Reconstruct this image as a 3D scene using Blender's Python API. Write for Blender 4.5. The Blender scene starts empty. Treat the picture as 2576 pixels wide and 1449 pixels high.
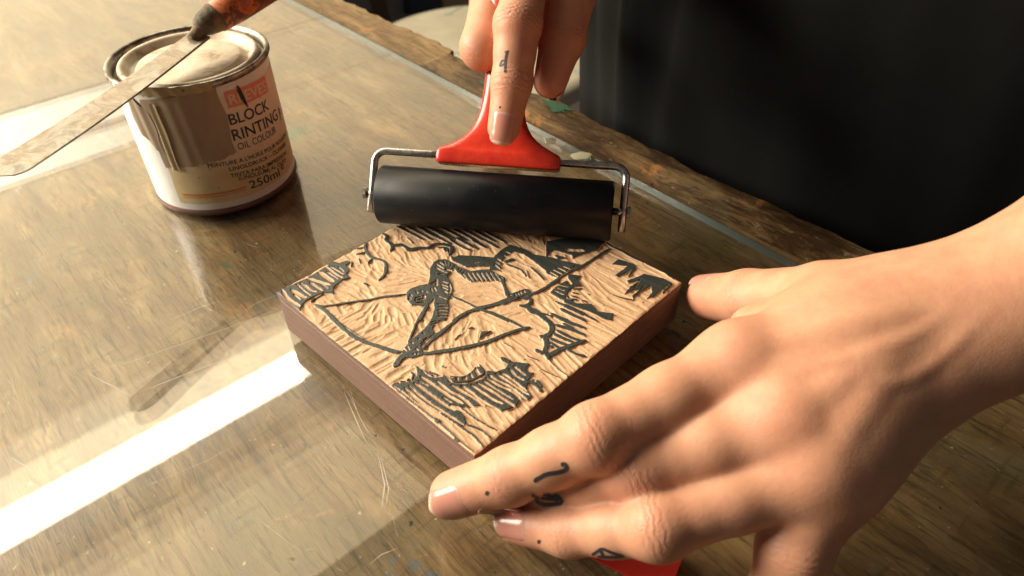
import bpy, math, random
import numpy as np
from mathutils import Vector, Matrix
from mathutils.bvhtree import BVHTree
random.seed(7); rng = np.random.default_rng(7)
sc = bpy.context.scene
COL = sc.collection
R = math.radians
def V(*a): return np.array(a, float)
def nrm(v):
    v = np.asarray(v, float); return v/np.linalg.norm(v)

# ------------------------------------------------------------ camera
CAMH, PITCH, ROLL, FPX = 0.21177, 0.71676, -0.02532, 1821.6   # focal length in pixels of a 2576 wide picture
cp, sp, cr, sr = math.cos(PITCH), math.sin(PITCH), math.cos(ROLL), math.sin(ROLL)
FW = V(0, cp, -sp); _r = V(1, 0, 0); _u = V(0, sp, cp)
RT = cr*_r + sr*_u; UP = -sr*_r + cr*_u
CO = V(0, 0, CAMH)
cam_d = bpy.data.cameras.new('camera'); cam = bpy.data.objects.new('camera', cam_d); COL.objects.link(cam)
cam.matrix_world = Matrix(((RT[0], UP[0], -FW[0], CO[0]), (RT[1], UP[1], -FW[1], CO[1]), (RT[2], UP[2], -FW[2], CO[2]), (0, 0, 0, 1)))
cam_d.sensor_width = 36; cam_d.lens = 36*FPX/2576
cam_d.clip_start = 0.01; cam_d.clip_end = 60
cam_d.dof.use_dof = True; cam_d.dof.focus_distance = 0.285; cam_d.dof.aperture_fstop = 15.0
sc.camera = cam

# ------------------------------------------------------------ world and lamps
w = bpy.data.worlds.new('World'); sc.world = w; w.use_nodes = True
bg = w.node_tree.nodes['Background']
bg.inputs[0].default_value = (0.90, 0.85, 0.78, 1); bg.inputs[1].default_value = 0.050
sc.view_settings.view_transform = 'Standard'; sc.view_settings.look = 'None'
sc.view_settings.exposure = 0.55; sc.view_settings.gamma = 1
sc.cycles.use_denoising = True
sc.cycles.max_bounces = 10; sc.cycles.transparent_max_bounces = 16; sc.cycles.caustics_reflective = False; sc.cycles.caustics_refractive = False
WAZ = R(-40.5)                                   # compass bearing of the window wall seen from the table
WDIR = V(math.sin(WAZ), math.cos(WAZ), 0); WSIDE = V(WDIR[1], -WDIR[0], 0); WDIST = 1.6
def window_lamp(name, s0, s1, z0, z1, radiance, col, dist=WDIST):
    L = bpy.data.lights.new(name, 'AREA'); L.shape = 'RECTANGLE'; L.size = s1-s0; L.size_y = z1-z0
    L.energy = radiance*math.pi*(s1-s0)*(z1-z0)  # watts for the wanted radiance
    L.color = col
    o = bpy.data.objects.new(name, L); COL.objects.link(o)
    p = WDIR*dist + WSIDE*(s0+s1)/2 + V(0, 0, (z0+z1)/2)
    X = -WSIDE; Z = WDIR; Y = V(0, 0, 1)
    o.matrix_world = Matrix(((X[0], Y[0], Z[0], p[0]), (X[1], Y[1], Z[1], p[1]), (X[2], Y[2], Z[2], p[2]), (0, 0, 0, 1)))
    return o
def el(deg): return WDIST*math.tan(R(deg))
def fade(o, left, right):
    """the curtained pane gets dimmer from one side to the other"""
    L = o.data; L.use_nodes = True; t = L.node_tree; e = t.nodes['Emission']; g = t.nodes.new('ShaderNodeNewGeometry'); sx = t.nodes.new('ShaderNodeSeparateXYZ'); mr_ = t.nodes.new('ShaderNodeMapRange')
    t.links.new(g.outputs['Parametric'], sx.inputs[0]); t.links.new(sx.outputs[0], mr_.inputs['Value']); mr_.inputs['To Min'].default_value = right; mr_.inputs['To Max'].default_value = left
    t.links.new(mr_.outputs[0], e.inputs['Strength'])
WARM = (1, 0.80, 0.50); PALE = (1, .90, .70)
fade(window_lamp('window_pane_low', -0.9, 2.2, .15, .425, 1.65, WARM), 1.15, .15)
fade(window_lamp('window_rail_glow', -0.9, 0.42, .430, .503, 9, PALE), 1.5, .15)
fade(window_lamp('window_rail_glow', -0.9, 0.42, .516, .565, 9, PALE), 1.5, .15)
fade(window_lamp('window_pane_low', 0.425, 2.2, .428, .567, 1.30, WARM), 1.0, .18)
fade(window_lamp('window_pane_middle', -0.9, 2.2, .570, 1.17, 1.75, WARM), 1.2, .22)
window_lamp('window_transom_glow', -0.9, 0.75, 1.17, 1.26, 2.8, WARM)
window_lamp('window_transom_glow', -0.9, 0.75, 1.26, 1.352, 5.5, WARM)
window_lamp('window_transom', -0.9, 0.75, 1.355, 1.485, 20, PALE)
fade(window_lamp('window_pane_high', -0.9, 0.95, 1.655, 1.72, 1.3, WARM), 1.0, .5)
fade(window_lamp('window_pane_high', -0.9, 0.95, 1.72, 1.80, 2.6, WARM), 1.0, .5)
fade(window_lamp('window_pane_high', -0.9, 0.95, 1.80, 2.50, 4.0, WARM), 1.0, .5)
# added key lamp further left, an unseen source outside what the glass mirrors
WDIR = V(math.sin(R(-67)), math.cos(R(-67)), 0); WSIDE = V(WDIR[1], -WDIR[0], 0)
window_lamp('side_key_lamp', -0.75, 0.17, 0.36, 1.10, 21.0, (1, .88, .70), 1.5)

# ------------------------------------------------------------ helpers
def at(x, y, z):
    """point at height z that the camera sees at (x, y) of the 2576 x 1449 picture"""
    d = (x-1288)/FPX*RT - (y-724.5)/FPX*UP + FW
    return CO + d*(z-CO[2])/d[2]
def ray(x, y): return nrm((x-1288)/FPX*RT - (y-724.5)/FPX*UP + FW)
def tag(o, label=None, cat=None, group=None, kind=None):
    if label: o['label'] = label
    if cat: o['category'] = cat
    if group: o['group'] = group
    if kind: o['kind'] = kind
    return o
def thing(name, loc, label, cat, group=None):
    o = bpy.data.objects.new(name, None); COL.objects.link(o); o.location = loc; o.empty_display_size = .02
    o['_o'] = list(map(float, loc)); return tag(o, label, cat, group)
def origin(o):
    return np.array(o['_o']) if o is not None and '_o' in o else V(0, 0, 0)
def mesh(name, verts, faces, mat, parent=None, smooth=True, attrs=None, mats=None, midx=None, label=None):
    verts = np.asarray(verts, float) - origin(parent)
    me = bpy.data.meshes.new(name)
    if isinstance(faces, np.ndarray):
        nf, k = faces.shape
        me.vertices.add(len(verts)); me.vertices.foreach_set('co', verts.astype(np.float32).ravel())
        me.loops.add(nf*k); me.loops.foreach_set('vertex_index', faces.astype(np.int32).ravel())
        me.polygons.add(nf); me.polygons.foreach_set('loop_start', (np.arange(nf)*k).astype(np.int32))
        me.update(calc_edges=True)
    else:
        me.from_pydata([tuple(v) for v in verts], [], faces)
    me.materials.append(mat)
    for m in (mats or []): me.materials.append(m)
    n = len(me.polygons)
    me.polygons.foreach_set('use_smooth', np.full(n, smooth))
    if midx is not None: me.polygons.foreach_set('material_index', np.asarray(midx, np.int32))
    for an, av in (attrs or {}).items():
        a = me.attributes.new(an, 'FLOAT', 'POINT'); a.data.foreach_set('value', np.asarray(av, np.float32))
    me.validate(); me.update()
    o = bpy.data.objects.new(name, me); COL.objects.link(o)
    if parent is not None:
        o.parent = parent; o['_o'] = list(map(float, origin(parent)))
    if label: o['label'] = label
    return o
def bevel(o, w, seg=2):
    m = o.modifiers.new('bevel', 'BEVEL'); m.width = w; m.segments = seg; m.limit_method = 'ANGLE'; m.angle_limit = R(40); return o
def box(c, ax, ay, az, hx, hy, hz):
    c = np.asarray(c); v = [c+sx*hx*ax+sy*hy*ay+sz*hz*az for sz in (-1, 1) for sy in (-1, 1) for sx in (-1, 1)]
    return v, [(0, 2, 3, 1), (4, 5, 7, 6), (0, 1, 5, 4), (2, 6, 7, 3), (0, 4, 6, 2), (1, 3, 7, 5)]
def frames(pts):
    pts = [np.asarray(p, float) for p in pts]; n = len(pts); T = [nrm(pts[min(i+1, n-1)]-pts[max(i-1, 0)]) for i in range(n)]
    up = V(0, 0, 1) if abs(T[0][2]) < .9 else V(1, 0, 0); s = nrm(np.cross(T[0], up)); out = []
    for t in T:
        s = nrm(s - t*(s@t)); out.append((t, s, np.cross(s, t)))
    return pts, out
def tube(pts, rad, seg=16, flat=1.0, caps=True):
    pts, fr = frames(pts); n = len(pts); rad = [rad]*n if np.isscalar(rad) else rad
    v = []; f = []
    for p, (t, s, b), r in zip(pts, fr, rad):
        for k in range(seg):
            a = 2*math.pi*k/seg; v.append(p+r*(math.cos(a)*s+flat*math.sin(a)*b))
    for i in range(n-1):
        for k in range(seg):
            f.append((i*seg+k, i*seg+(k+1) % seg, (i+1)*seg+(k+1) % seg, (i+1)*seg+k))
    if caps: f.append(tuple(range(seg-1, -1, -1))); f.append(tuple(range((n-1)*seg, n*seg)))
    return v, f
def lathe(prof, c, seg=96, axis=None):
    c = np.asarray(c); v = []; f = []
    ax = V(0, 0, 1) if axis is None else nrm(axis)
    s = nrm(np.cross(ax, V(0.3, 1, 0.2))) if axis is not None else V(1, 0, 0); b = np.cross(ax, s)
    for r, z in prof:
        for k in range(seg):
            a = 2*math.pi*k/seg; v.append(c+ax*z+r*(math.cos(a)*s+math.sin(a)*b))
    for i in range(len(prof)-1):
        for k in range(seg):
            f.append((i*seg+k, i*seg+(k+1) % seg, (i+1)*seg+(k+1) % seg, (i+1)*seg+k))
    return v, f
def smooth_path(pts, n=6):
    P = [np.asarray(p, float) for p in pts]; P = [2*P[0]-P[1]]+P+[2*P[-1]-P[-2]]; out = []
    for i in range(1, len(P)-2):
        for k in range(n):
            t = k/n; a, b, c, d = P[i-1:i+3]
            out.append(.5*((2*b)+(-a+c)*t+(2*a-5*b+4*c-d)*t*t+(-a+3*b-3*c+d)*t**3))
    out.append(P[-2]); return out

# ---- materials
def material(name, col=(.5, .5, .5), rough=.5, metal=0, spec=.5, **kw):
    m = bpy.data.materials.new(name); m.use_nodes = True; b = m.node_tree.nodes['Principled BSDF']
    b.inputs['Base Color'].default_value = (*col, 1); b.inputs['Roughness'].default_value = rough
    b.inputs['Metallic'].default_value = metal; b.inputs['Specular IOR Level'].default_value = spec
    for k, v in kw.items(): b.inputs[k].default_value = v
    return m
class N:
    """tiny node builder"""
    def __init__(s, m): s.m = m; s.t = m.node_tree; s.b = s.t.nodes.get('Principled BSDF')
    def n(s, typ, **kw):
        x = s.t.nodes.new(typ)
        for k, v in kw.items(): setattr(x, k, v)
        return x
    def l(s, a, b): s.t.links.new(a, b)
    def coord(s, rot=0, scale=(1, 1, 1), out='Object'):
        c = s.n('ShaderNodeTexCoord'); mp = s.n('ShaderNodeMapping'); mp.inputs['Rotation'].default_value = (0, 0, rot)
        m2 = s.n('ShaderNodeMapping'); m2.inputs['Scale'].default_value = scale      # turn first, then stretch
        s.l(c.outputs[out], mp.inputs['Vector']); s.l(mp.outputs[0], m2.inputs['Vector']); return m2.outputs[0]
    def noise(s, vec, scale, detail=4, rough=.6, dist=0):
        x = s.n('ShaderNodeTexNoise'); x.inputs['Scale'].default_value = scale; x.inputs['Detail'].default_value = detail
        x.inputs['Roughness'].default_value = rough; x.inputs['Distortion'].default_value = dist
        if vec is not None: s.l(vec, x.inputs['Vector'])
        return x.outputs[0]
    def ramp(s, fac, stops, interp='LINEAR'):
        x = s.n('ShaderNodeValToRGB'); r = x.color_ramp; r.interpolation = interp
        while len(r.elements) < len(stops): r.elements.new(.5)
        for e, (p, c) in zip(r.elements, stops):
            e.position = p; e.color = (*c, 1) if len(c) == 3 else c
        s.l(fac, x.inputs[0]); return x.outputs[0]
    def step(s, fac, lo, hi):
        x = s.n('ShaderNodeMapRange'); x.clamp = True; x.interpolation_type = 'SMOOTHSTEP'
        x.inputs['From Min'].default_value = lo; x.inputs['From Max'].default_value = hi; s.l(fac, x.inputs['Value']); return x.outputs[0]
    def mix(s, fac, a, b, mode='MIX'):
        x = s.n('ShaderNodeMix'); x.data_type = 'RGBA'; x.blend_type = mode
        for i, v in ((0, fac), (6, a), (7, b)):
            if isinstance(v, (int, float)): x.inputs[i].default_value = v
            elif isinstance(v, tuple): x.inputs[i].default_value = (*v, 1)
            else: s.l(v, x.inputs[i])
        return x.outputs[2]
    def math(s, op, a, b=None):
        x = s.n('ShaderNodeMath', operation=op)
        for i, v in ((0, a), (1, b)):
            if v is None: continue
            if isinstance(v, (int, float)): x.inputs[i].default_value = v
            else: s.l(v, x.inputs[i])
        return x.outputs[0]
    def attr(s, name): return s.n('ShaderNodeAttribute', attribute_name=name).outputs['Fac']
    def bump(s, h, strength, dist, chain=None):
        x = s.n('ShaderNodeBump'); x.inputs['Strength'].default_value = strength; x.inputs['Distance'].default_value = dist
        s.l(h, x.inputs['Height'])
        if chain is not None: s.l(chain, x.inputs['Normal'])
        return x.outputs[0]
    def base(s, c): s.l(c, s.b.inputs['Base Color'])
    def rough(s, c): s.l(c, s.b.inputs['Roughness'])
    def normal(s, c): s.l(c, s.b.inputs['Normal'])

GRAIN = R(49)      # turns world xy so that the wood grain runs along x
def wood_table(name, warm=0.0):
    m = material(name, rough=.6, spec=.3); k = N(m); gv = k.coord(GRAIN, (1, 1, 1)); long_ = k.coord(GRAIN, (16, 75, 75)); fine = k.coord(GRAIN, (70, 620, 620)); rip = k.coord(GRAIN, (300, 40, 40))
    n1 = k.noise(long_, 1.0, 7, .68, .5); n2 = k.noise(gv, 9, 5, .6); n3 = k.noise(fine, 1.0, 4, .65); n4 = k.noise(rip, 1.0, 2, .5)
    c = k.ramp(n1, [(.28, (.060, .034, .015)), (.43, (.175, .104, .045)), (.56, (.265, .172, .078)), (.70, (.39, .275, .140))])
    c = k.mix(k.math('MULTIPLY', k.step(k.noise(gv, 13, 7, .72, .4), .50, .62), .65), c, (.142, .112, .060))            # grey green film of old ink
    c = k.mix(k.math('MULTIPLY', k.step(k.noise(gv, 23, 7, .75, .3), .59, .65), .75), c, (.40, .215, .075) if not warm else (.58, .24, .06))   # bare orange wood
    c = k.mix(k.math('MULTIPLY', k.step(k.noise(gv, 31, 6, .75, .8), .64, .68), .7), c, (.10, .16, .19))    # blue paint
    c = k.mix(k.math('MULTIPLY', k.step(k.noise(k.coord(GRAIN, (1, 1.6, 1)), 47, 7, .75, .5), .665, .70), .85), c, (.52, .47, .36))   # cream paint
    c = k.mix(k.math('MULTIPLY', k.step(k.noise(gv, 15, 6, .7, 1), .67, .71), .75), c, (.035, .15, .085))    # green paint
    c = k.mix(k.math('MULTIPLY', k.step(k.noise(gv, 420, 2, .5), .735, .76), .7), c, (.6, .55, .42))                           # flecks
    c = k.mix(k.step(k.noise(gv, 190, 3, .6), .71, .73), c, (.02, .014, .009))                         # dark specks
    c = k.mix(k.math('MULTIPLY', k.step(n3, .53, .66), .60), c, (.030, .018, .009))                       # checks along the grain
    c = k.mix(k.math('MULTIPLY', k.step(n4, .58, .70), .35), c, (.06, .04, .02))                       # saw marks across it
    wt = k.n('ShaderNodeTexWave', bands_direction='Y'); wt.inputs['Scale'].default_value = 62; wt.inputs['Distortion'].default_value = 7; wt.inputs['Detail'].default_value = 4; wt.inputs['Detail Scale'].default_value = .7; k.l(gv, wt.inputs[0])
    c = k.mix(k.math('MULTIPLY', k.math('MULTIPLY', k.step(wt.outputs[1], .84, .98), k.step(k.noise(gv, 18, 4), .40, .62)), .34), c, (.045, .027, .012))
    if warm:
        c = k.mix(k.math('MULTIPLY', k.step(k.noise(k.coord(GRAIN, (.45, 1.5, 1)), 48, 8, .80, .4), .44, .60), .85), c, (.040, .020, .011))
        c = k.mix(k.math('MULTIPLY', k.step(k.noise(k.coord(GRAIN, (1, 2.5, 1)), 70, 7, .75, .5), .60, .64), .7), c, (.42, .33, .20))
    k.base(c); k.rough(k.ramp(n2, [(.3, (.42,)*3), (.7, (.7,)*3)]))
    h = k.math('ADD', k.math('MULTIPLY', n1, .6), k.math('ADD', k.math('MULTIPLY', n3, .6), k.math('MULTIPLY', n4, .25)))
    b1 = k.bump(h, .6, .0009); b2 = k.bump(k.noise(gv, 150, 6, .7), .30, .0008, b1) if warm else b1; k.normal(b2)
    return m
M = {}
M['table'] = wood_table('paint_stained_wood')
M['edge'] = wood_table('worn_varnished_edge', 1.0)

# ------------------------------------------------------------ setting
m = material('concrete_floor', rough=.75); k = N(m); v = k.coord()
k.base(k.ramp(k.noise(v, 3, 5), [(.3, (.16, .135, .125)), (.7, (.27, .235, .215))])); M['floor'] = m
tag(mesh('floor', [(-4, -3, -.78), (4, -3, -.78), (4, 6, -.78), (-4, 6, -.78)], [(0, 1, 2, 3)], M['floor']), kind='structure')

ED = nrm(V(.312, -.355, 0)); EN = V(-ED[1], ED[0], 0)      # along the table edge / outwards over the edge
E0 = at(1390, 255, -.005)
ZT = -.0052
table = thing('workbench', (-.25, .15, -.78), 'old wooden workbench with paint-stained top under a glass sheet', 'workbench')
# top: a slab whose far edge is worn and chipped
def edge_off(t):
    return .0010*math.sin(t*37)+.0007*math.sin(t*83+1)+.0005*math.sin(t*190+2)+.0003*math.sin(t*520)
outline = []
for i in range(241):
    t = -.70 + i*1.20/240
    o_ = edge_off(t) + (.0065 if t < -.108 else 0) + (.0035*max(0, 1-abs(t-.005)/.03)) 
    outline.append(E0 + ED*t + EN*o_)
nE = len(outline); far = [E0+ED*.50-EN*.95, E0-ED*.70-EN*.95]
tv = []; tf = []
for z_, ins in ((ZT-.0016, .0), (ZT, .0018)):
    tv += [np.array([*(p-EN*ins*(1+.6*math.sin(i*1.7)))[:2], z_ + (0.0 if z_ == ZT else .0006*math.sin(i*.9))]) for i, p in enumerate(outline)]
low = [np.array([*(p-EN*.001)[:2], ZT-.034]) for p in outline]
base = len(tv); tv += low
for i in range(nE-1):
    tf.append((i, i+1, nE+i+1, nE+i)); tf.append((base+i, base+i+1, i+1, i))
fa, fb = len(tv), len(tv)+1; tv += [np.array([*far[0][:2], ZT]), np.array([*far[1][:2], ZT])]
tf.append(tuple(list(range(2*nE-1, nE-1, -1)) + [fb, fa]))
top = mesh('table_top', tv, tf, M['table'], table, smooth=False)
# varnished lipping along the far edge, outside the glass
GE0 = at(740, 0, 0); GE1 = at(1900, 605, 0); GD = nrm(GE1-GE0); GN = V(-GD[1], GD[0], 0)
lv = []; lf = []
tl = np.linspace(-.105, .50, 150)
for t in tl:
    p = E0+ED*t; inner = .006
    out_ = edge_off(t) + (.0035*max(0, 1-abs(t-.005)/.03)) + .0009
    for q, (o_, z_) in enumerate(((-.030, ZT+.0004), (-.015, ZT+.0016+.0002*math.sin(t*60)), (out_-.003, ZT+.0013+.0002*math.sin(t*140)), (out_, ZT-.003), (out_-.0015, ZT-.020))):
        lv.append(np.array([*(p+EN*o_)[:2], z_]))
for i in range(len(tl)-1):
    for q in range(4): lf.append((i*5+q, (i+1)*5+q, (i+1)*5+q+1, i*5+q+1))
lf.append((0, 1, 2, 3, 4)); lip = mesh('edge_strip', lv, lf, M['edge'], table, label='worn brown varnished strip along the bench edge')
for a, b in ((-.6, -.08), (.40, -.08), (-.6, -.85), (.40, -.85)):
    c = E0+ED*a+EN*b; v_, f_ = box((c[0], c[1], -.41), ED, EN, V(0, 0, 1), .035, .035, .3699); bevel(mesh('leg', v_, f_, M['edge'], table, False), .004)

# glass sheet
m = bpy.data.materials.new('clear_glass'); m.use_nodes = True; k = N(m); t = k.t; out = t.nodes['Material Output']; t.nodes.remove(k.b)
fr = k.n('ShaderNodeFresnel'); geo = k.n('ShaderNodeNewGeometry')     # same reflectance from either side: the straight-through rays stand for the refracted ones
mr = k.n('ShaderNodeMapRange'); mr.inputs['To Min'].default_value = 1.52; mr.inputs['To Max'].default_value = 1/1.52
k.l(geo.outputs['Backfacing'], mr.inputs['Value']); k.l(mr.outputs[0], fr.inputs['IOR'])
gl = k.n('ShaderNodeBsdfGlossy'); gl.inputs['Roughness'].default_value = .0; gl.inputs['Color'].default_value = (1, 1, 1, 1)
gl2 = k.n('ShaderNodeBsdfGlossy'); gl2.inputs['Roughness'].default_value = .20
glm = k.n('ShaderNodeMixShader'); glm.inputs[0].default_value = .34; k.l(gl.outputs[0], glm.inputs[1]); k.l(gl2.outputs[0], glm.inputs[2])
tr = k.n('ShaderNodeBsdfTransparent'); tr.inputs[0].default_value = (.972, .976, .960, 1)
mx = k.n('ShaderNodeMixShader'); k.l(fr.outputs[0], mx.inputs[0]); k.l(tr.outputs[0], mx.inputs[1]); k.l(glm.outputs[0], mx.inputs[2])
df = k.n('ShaderNodeBsdfDiffuse'); df.inputs[0].default_value = (.64, .54, .36, 1)
gv = k.coord()
dust = k.math('MULTIPLY', k.step(k.noise(gv, 26, 6, .7, .4), .45, .85), .07)
dust = k.math('ADD', dust, k.math('MULTIPLY', k.step(k.noise(gv, 700, 2, .5), .72, .78), .35))
mx2 = k.n('ShaderNodeMixShader'); k.l(dust, mx2.inputs[0]); k.l(mx.outputs[0], mx2.inputs[1]); k.l(df.outputs[0], mx2.inputs[2]); k.l(mx2.outputs[0], out.inputs[0])
M['glass'] = m
m = bpy.data.materials.new('glass_edge'); m.use_nodes = True; b = m.node_tree.nodes['Principled BSDF']
b.inputs['Base Color'].default_value = (.15, .19, .19, 1); b.inputs['Roughness'].default_value = .12; b.inputs['Specular IOR Level'].default_value = .8; M['glass_edge'] = m
glass = thing('glass_sheet', (-.2, .25, ZT), 'large scratched sheet of clear glass lying on the workbench', 'glass sheet')
ga = GE0-GD*.35; gb = GE1+GD*.32; gc = gb-GN*.62; gd = ga-GN*.62
gv_, gf_ = [], []
for z_ in (-.0049, 0.0): gv_ += [np.array([*p[:2], z_]) for p in (ga, gb, gc, gd)]
gf_ = [(0, 3, 2, 1), (4, 5, 6, 7), (0, 1, 5, 4), (1, 2, 6, 5), (2, 3, 7, 6), (3, 0, 4, 7)]
# normal check: ga,gb,gc,gd order is clockwise or not, fixed below
pane = mesh('pane', gv_, gf_, M['glass'], glass, False, mats=[M['glass_edge']], midx=[0, 0, 1, 1, 1, 1])
import bmesh
bm_ = bmesh.new(); bm_.from_mesh(pane.data); bmesh.ops.recalc_face_normals(bm_, faces=bm_.faces); bm_.to_mesh(pane.data); bm_.free()
bevel(pane, .0009, 2)
m = material('scratch', (.80, .76, .66), .5); m.node_tree.nodes['Principled BSDF'].inputs['Alpha'].default_value = .6; M['scratch'] = m
def strip(pts, w_, z_=.00012):
    """thin flat ribbon lying on the glass"""
    q = [at(x, y, 0) for x, y in pts]; v_ = []; f_ = []
    for i, p in enumerate(q):
        d = nrm(q[min(i+1, len(q)-1)]-q[max(i-1, 0)]); s = V(-d[1], d[0], 0); e = .25 if i in (0, len(q)-1) else 1
        v_ += [p+s*w_*e/2+V(0, 0, z_), p-s*w_*e/2+V(0, 0, z_)]
    for i in range(len(q)-1): f_.append((2*i, 2*i+1, 2*i+3, 2*i+2))
    return v_, f_
SCR = [([(217, 938), (270, 965), (328, 995)], .00045), ([(328, 995), (420, 960), (530, 918), (622, 897)], .0003), ([(217, 938), (330, 910), (450, 868), (560, 830), (700, 778)], .00022),
       ([(450, 800), (500, 775), (555, 757)], .0003), ([(248, 988), (300, 1010), (340, 1040)], .00025), ([(25, 1150), (60, 1170), (92, 1194)], .0004), ([(430, 1150), (445, 1205)], .0004),
       ([(480, 1150), (500, 1220)], .0003), ([(505, 920), (520, 945)], .0002), ([(865, 985), (895, 1055), (920, 1110)], .0004), ([(875, 985), (910, 1060), (935, 1100)], .0003),
       ([(950, 1140), (968, 1220), (960, 1280)], .0006), ([(958, 1150), (978, 1230), (972, 1270)], .0005), ([(880, 980), (900, 1040), (925, 1090)], .0003), ([(985, 1290), (1000, 1350)], .0003),
       ([(1000, 1380), (960, 1395), (930, 1420)], .0003), ([(590, 800), (650, 760), (720, 735)], .0002), ([(760, 540), (830, 520), (900, 497)], .0002), ([(640, 1300), (700, 1345), (760, 1390)], .0002),
       ([(90, 600), (110, 640), (95, 660)], .0002), ([(200, 460), (225, 480)], .0003), ([(150, 290), (175, 300)], .0003), ([(600, 830), (700, 880)], .0001), ([(330, 1240), (520, 1160), (610, 1110)], .0001)]
for i in range(34):
    x, y = random.uniform(0, 900), random.uniform(560, 1440); a = random.uniform(-.9, .5); l_ = random.uniform(12, 60)
    SCR.append(([(x, y), (x+l_*math.cos(a)*.5, y+l_*math.sin(a)*.5+random.uniform(-3, 3)), (x+l_*math.cos(a), y+l_*math.sin(a))], random.uniform(.00008, .0002)))
for pts, w_ in SCR:
    v_, f_ = strip(pts, w_*.7); mesh('scratch', v_, f_, M['scratch'], glass, False)
# ------------------------------------------------------------ printing block
BA = V(-0.09491, 0.22044, 0); BYAW = -0.78557; BL, BW, BH = 0.1154, 0.11571, 0.0209
B1 = V(math.cos(BYAW), math.sin(BYAW), 0); B2 = V(-B1[1], B1[0], 0)
block = thing('printing_block', tuple(BA+B1*BL/2+B2*BW/2), 'square brown block with a carved archer, half covered in dark ink', 'printing block')
def wood_block(name):
    m = material(name, rough=.55); k = N(m); v = k.coord(-BYAW, (4, 4, 60)); n1 = k.noise(v, 9, 5, .6); n2 = k.noise(k.coord(), 900, 2, .5)
    c = k.ramp(n1, [(.3, (.185, .108, .084)), (.7, (.260, .158, .126))]); c = k.mix(k.math('MULTIPLY', k.step(n2, .5, .7), .25), c, (.30, .2, .15))
    c = k.mix(k.math('MULTIPLY', k.step(k.noise(k.coord(), 26, 6, .7, .5), .52, .66), .45), c, (.10, .055, .045)); c = k.mix(k.math('MULTIPLY', k.step(k.noise(k.coord(-BYAW, (40, 40, 600)), 1, 3, .6), .68, .74), .5), c, (.42, .30, .24))
    k.base(c); k.normal(k.bump(n2, .25, .0003, k.bump(k.noise(k.coord(), 70, 5, .7), .25, .0008))); return m
M['block'] = wood_block('brown_block_wood')
SK = .0035
bc = BA+B1*BL/2+B2*BW/2
v_, f_ = box((bc[0], bc[1], (BH-SK)/2), B1, B2, V(0, 0, 1), BL/2, BW/2, (BH-SK)/2)
bevel(mesh('block_body', v_, f_, M['block'], block, False), .0004, 1)
# --- carved face: a height field cut by traced strokes
GNX = 620; GH = BL/(GNX-1)
uu, vv = np.meshgrid(np.linspace(0, BL, GNX), np.linspace(0, BW, GNX), indexing='ij')
def vnoise(shape_u, shape_v, cell, seed):
    r_ = np.random.default_rng(seed); n = int(.13/cell)+3; g = r_.random((n, n))*2-1
    x, y = shape_u/cell+1, shape_v/cell+1; i, j = np.clip(x.astype(int), 0, n-2), np.clip(y.astype(int), 0, n-2); a, b = x-i, y-j
    a = a*a*(3-2*a); b = b*b*(3-2*b)
    return (g[i, j]*(1-a)+g[i+1, j]*a)*(1-b)+(g[i, j+1]*(1-a)+g[i+1, j+1]*a)*b
wu = uu+.00009*vnoise(uu, vv, .0016, 1)+.00006*vnoise(uu, vv, .0007, 2)
wv = vv+.00009*vnoise(uu, vv, .0016, 3)+.00006*vnoise(uu, vv, .0007, 4)
TILE = {1: (1050, 900, .24845), 2: (1600, 900, .24845), 3: (2150, 900, .24845), 4: (1200, 1200, .24845), 5: (1700, 1200, .24845), 6: (1500, 1400, .28986)}
def uv_of(tile, p):
    ox, oy, s = TILE[tile]; q = at((ox+p[0]*s)/1.56522, (oy+p[1]*s)/1.56522, BH)-BA; return np.array([q@B1, q@B2])
ink = np.zeros_like(uu); wmod = 1+.14*vnoise(uu, vv, .003, 5)
def stroke(tile, w_, pts, cut=False, grow=1.0):
    P = [uv_of(tile, p) for p in pts]
    P = np.array([p[:2] for p in smooth_path([V(p[0], p[1], 0) for p in P], 4)])
    w_ = w_*.001*grow*(.76 if cut else 1.18); pad = w_+.001
    i0, i1 = int(max(0, (P[:, 0].min()-pad)/GH)), int(min(GNX, (P[:, 0].max()+pad)/GH+2)); j0, j1 = int(max(0, (P[:, 1].min()-pad)/GH)), int(min(GNX, (P[:, 1].max()+pad)/GH+2))
    if i1 <= i0 or j1 <= j0: return
    U, Vv = wu[i0:i1, j0:j1], wv[i0:i1, j0:j1]; best = np.full(U.shape, -1.); n = len(P)-1
    for q in range(n):
        a, b = P[q], P[q+1]; ab = b-a; t = np.clip(((U-a[0])*ab[0]+(Vv-a[1])*ab[1])/max(ab@ab, 1e-12), 0, 1)
        d = np.hypot(U-a[0]-t*ab[0], Vv-a[1]-t*ab[1]); s = (q+t)/n
        tp = np.minimum(1.15, .4+6*np.minimum(s, 1-s)) if cut else np.minimum(1, .6+5*np.minimum(s, 1-s))
        best = np.maximum(best, (w_/2*tp*wmod[i0:i1, j0:j1]-d)/.00011)
    m_ = np.clip(best*.5+.5, 0, 1)
    if cut: ink[i0:i1, j0:j1] = np.minimum(ink[i0:i1, j0:j1], 1-m_)
    else: ink[i0:i1, j0:j1] = np.maximum(ink[i0:i1, j0:j1], m_)
def poly(tile, pts):
    P = np.array([uv_of(tile, p) for p in pts]); ins = np.zeros(uu.shape, bool)
    for a, b in zip(P, np.roll(P, -1, 0)):
        c = (a[1] > wv) != (b[1] > wv)
        with np.errstate(divide='ignore', invalid='ignore'): x = (b[0]-a[0])*(wv-a[1])/(b[1]-a[1])+a[0]
        ins ^= c & (wu < x)
    np.maximum(ink, ins.astype(float), out=ink)
def S(t, *a):
    for w_, p in a: stroke(t, w_, p)
def C(t, *a):
    for w_, p in a: stroke(t, w_, p, True)
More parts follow.
